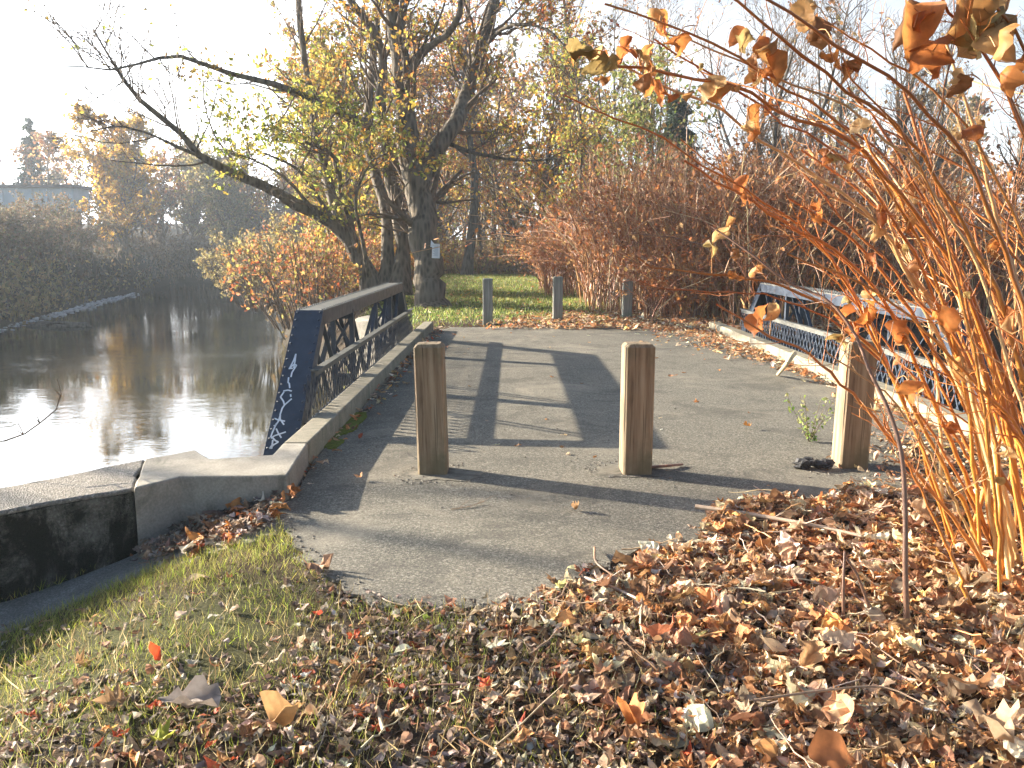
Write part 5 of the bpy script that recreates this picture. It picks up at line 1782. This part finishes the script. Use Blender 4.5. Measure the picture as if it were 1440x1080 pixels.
# ------------------------------------------------------------------ haze
HZ = dict(x=(-190, 190), y=(-40, 270), z=(-5.5, 27))
if True:
    m = bpy.data.materials.new('haze')
    m.use_nodes = True
    nt = m.node_tree
    nt.nodes.clear()
    out = nt.nodes.new('ShaderNodeOutputMaterial')
    v = nt.nodes.new('ShaderNodeVolumePrincipled')
    v.inputs['Color'].default_value = (.76, .87, 1, 1)
    v.inputs['Density'].default_value = .0009
    v.inputs['Anisotropy'].default_value = .25
    nt.links.new(v.outputs[0], out.inputs['Volume'])
    mb = MB().box([sum(HZ[k]) / 2 for k in 'xyz'], [HZ[k][1] - HZ[k][0] for k in 'xyz'])
    o = mb.build('haze', m)
    o['kind'] = 'stuff'

# ------------------------------------------------------------------ light
sd = Vector((-1, .45, 0)).normalized()
EL = R_(16.7)
sun_dir = Vector((sd.x * math.cos(EL), sd.y * math.cos(EL), math.sin(EL)))
ld = bpy.data.lights.new('sun', 'SUN')
ld.energy = 5.0
ld.angle = R_(.5)
ld.color = (1, .87, .68)
lo = bpy.data.objects.new('sun', ld)
COL.objects.link(lo)
lo.location = (-30, 20, 40)
lo.rotation_euler = (-sun_dir).to_track_quat('-Z', 'Y').to_euler()

w = bpy.data.worlds.new('World')
S.world = w
w.use_nodes = True
nt = w.node_tree
bg = nt.nodes['Background']
sky = nt.nodes.new('ShaderNodeTexSky')
sky.sky_type = 'NISHITA'
sky.sun_disc = False
sky.sun_elevation = EL
sky.sun_rotation = math.atan2(sd.x, sd.y)
sky.air_density, sky.dust_density, sky.ozone_density = 1.0, 1.0, 2.0
# thin bright cloud veil
tc = nt.nodes.new('ShaderNodeTexCoord')
mp = nt.nodes.new('ShaderNodeMapping')
mp.inputs['Scale'].default_value = (1.2, 1.2, 3.5)
nt.links.new(tc.outputs['Generated'], mp.inputs[0])
cn = noise(nt, 2.2, 6, .6, mp.outputs[0], .3)
zz = nd(nt, 'ShaderNodeSeparateXYZ')
nt.links.new(tc.outputs['Generated'], zz.inputs[0])
low_ = vramp(nt, zz.outputs[2], .2, .5, 1.0, .0)
ahead = vramp(nt, zz.outputs[1], -.25, .45, .12, 1.0)
lm = nd(nt, 'ShaderNodeMath', operation='MULTIPLY')
nt.links.new(low_, lm.inputs[0])
nt.links.new(ahead, lm.inputs[1])
low = lm.outputs[0]
fm = nd(nt, 'ShaderNodeMath', operation='MULTIPLY')
nt.links.new(vramp(nt, cn, .34, .62, .28, 1.0), fm.inputs[0])
nt.links.new(low, fm.inputs[1])
fac = fm.outputs[0]
bw = nd(nt, 'ShaderNodeRGBToBW')
nt.links.new(sky.outputs[0], bw.inputs[0])
veil = nd(nt, 'ShaderNodeVectorMath', operation='MULTIPLY_ADD')
nt.links.new(bw.outputs[0], veil.inputs[0])
veil.inputs[1].default_value = (1.15, 1.16, 1.18)
veil.inputs[2].default_value = (.5, .5, .52)
dt = nd(nt, 'ShaderNodeVectorMath', operation='DOT_PRODUCT')
nt.links.new(tc.outputs['Generated'], dt.inputs[0])
dt.inputs[1].default_value = tuple(sun_dir)
pw = nd(nt, 'ShaderNodeMath', operation='POWER', use_clamp=False)
mx0 = nd(nt, 'ShaderNodeMath', operation='MAXIMUM')
nt.links.new(dt.outputs['Value'], mx0.inputs[0])
mx0.inputs[1].default_value = 0
nt.links.new(mx0.outputs[0], pw.inputs[0])
pw.inputs[1].default_value = 3.5
gain = nd(nt, 'ShaderNodeMath', operation='MULTIPLY_ADD')
nt.links.new(pw.outputs[0], gain.inputs[0])
gain.inputs[1].default_value = 9
gain.inputs[2].default_value = 1.9
sc_ = nd(nt, 'ShaderNodeVectorMath', operation='SCALE')
nt.links.new(veil.outputs[0], sc_.inputs[0])
nt.links.new(gain.outputs[0], sc_.inputs['Scale'])
mx = mix(nt, fac, sky.outputs[0], sc_.outputs[0])
nt.links.new(mx, bg.inputs[0])
bg.inputs[1].default_value = .05

S.view_settings.view_transform = 'Standard'
S.view_settings.look = 'None'
S.view_settings.exposure = 2.18
S.view_settings.gamma = 1
S.render.engine = 'CYCLES'
S.cycles.use_denoising = True
S.cycles.max_bounces = 6
S.cycles.transparent_max_bounces = 4
S.cycles.volume_bounces = 0
S.cycles.volume_step_rate = 4
S.cycles.sample_clamp_indirect = 6
S.cycles.caustics_reflective = False
S.cycles.caustics_refractive = False
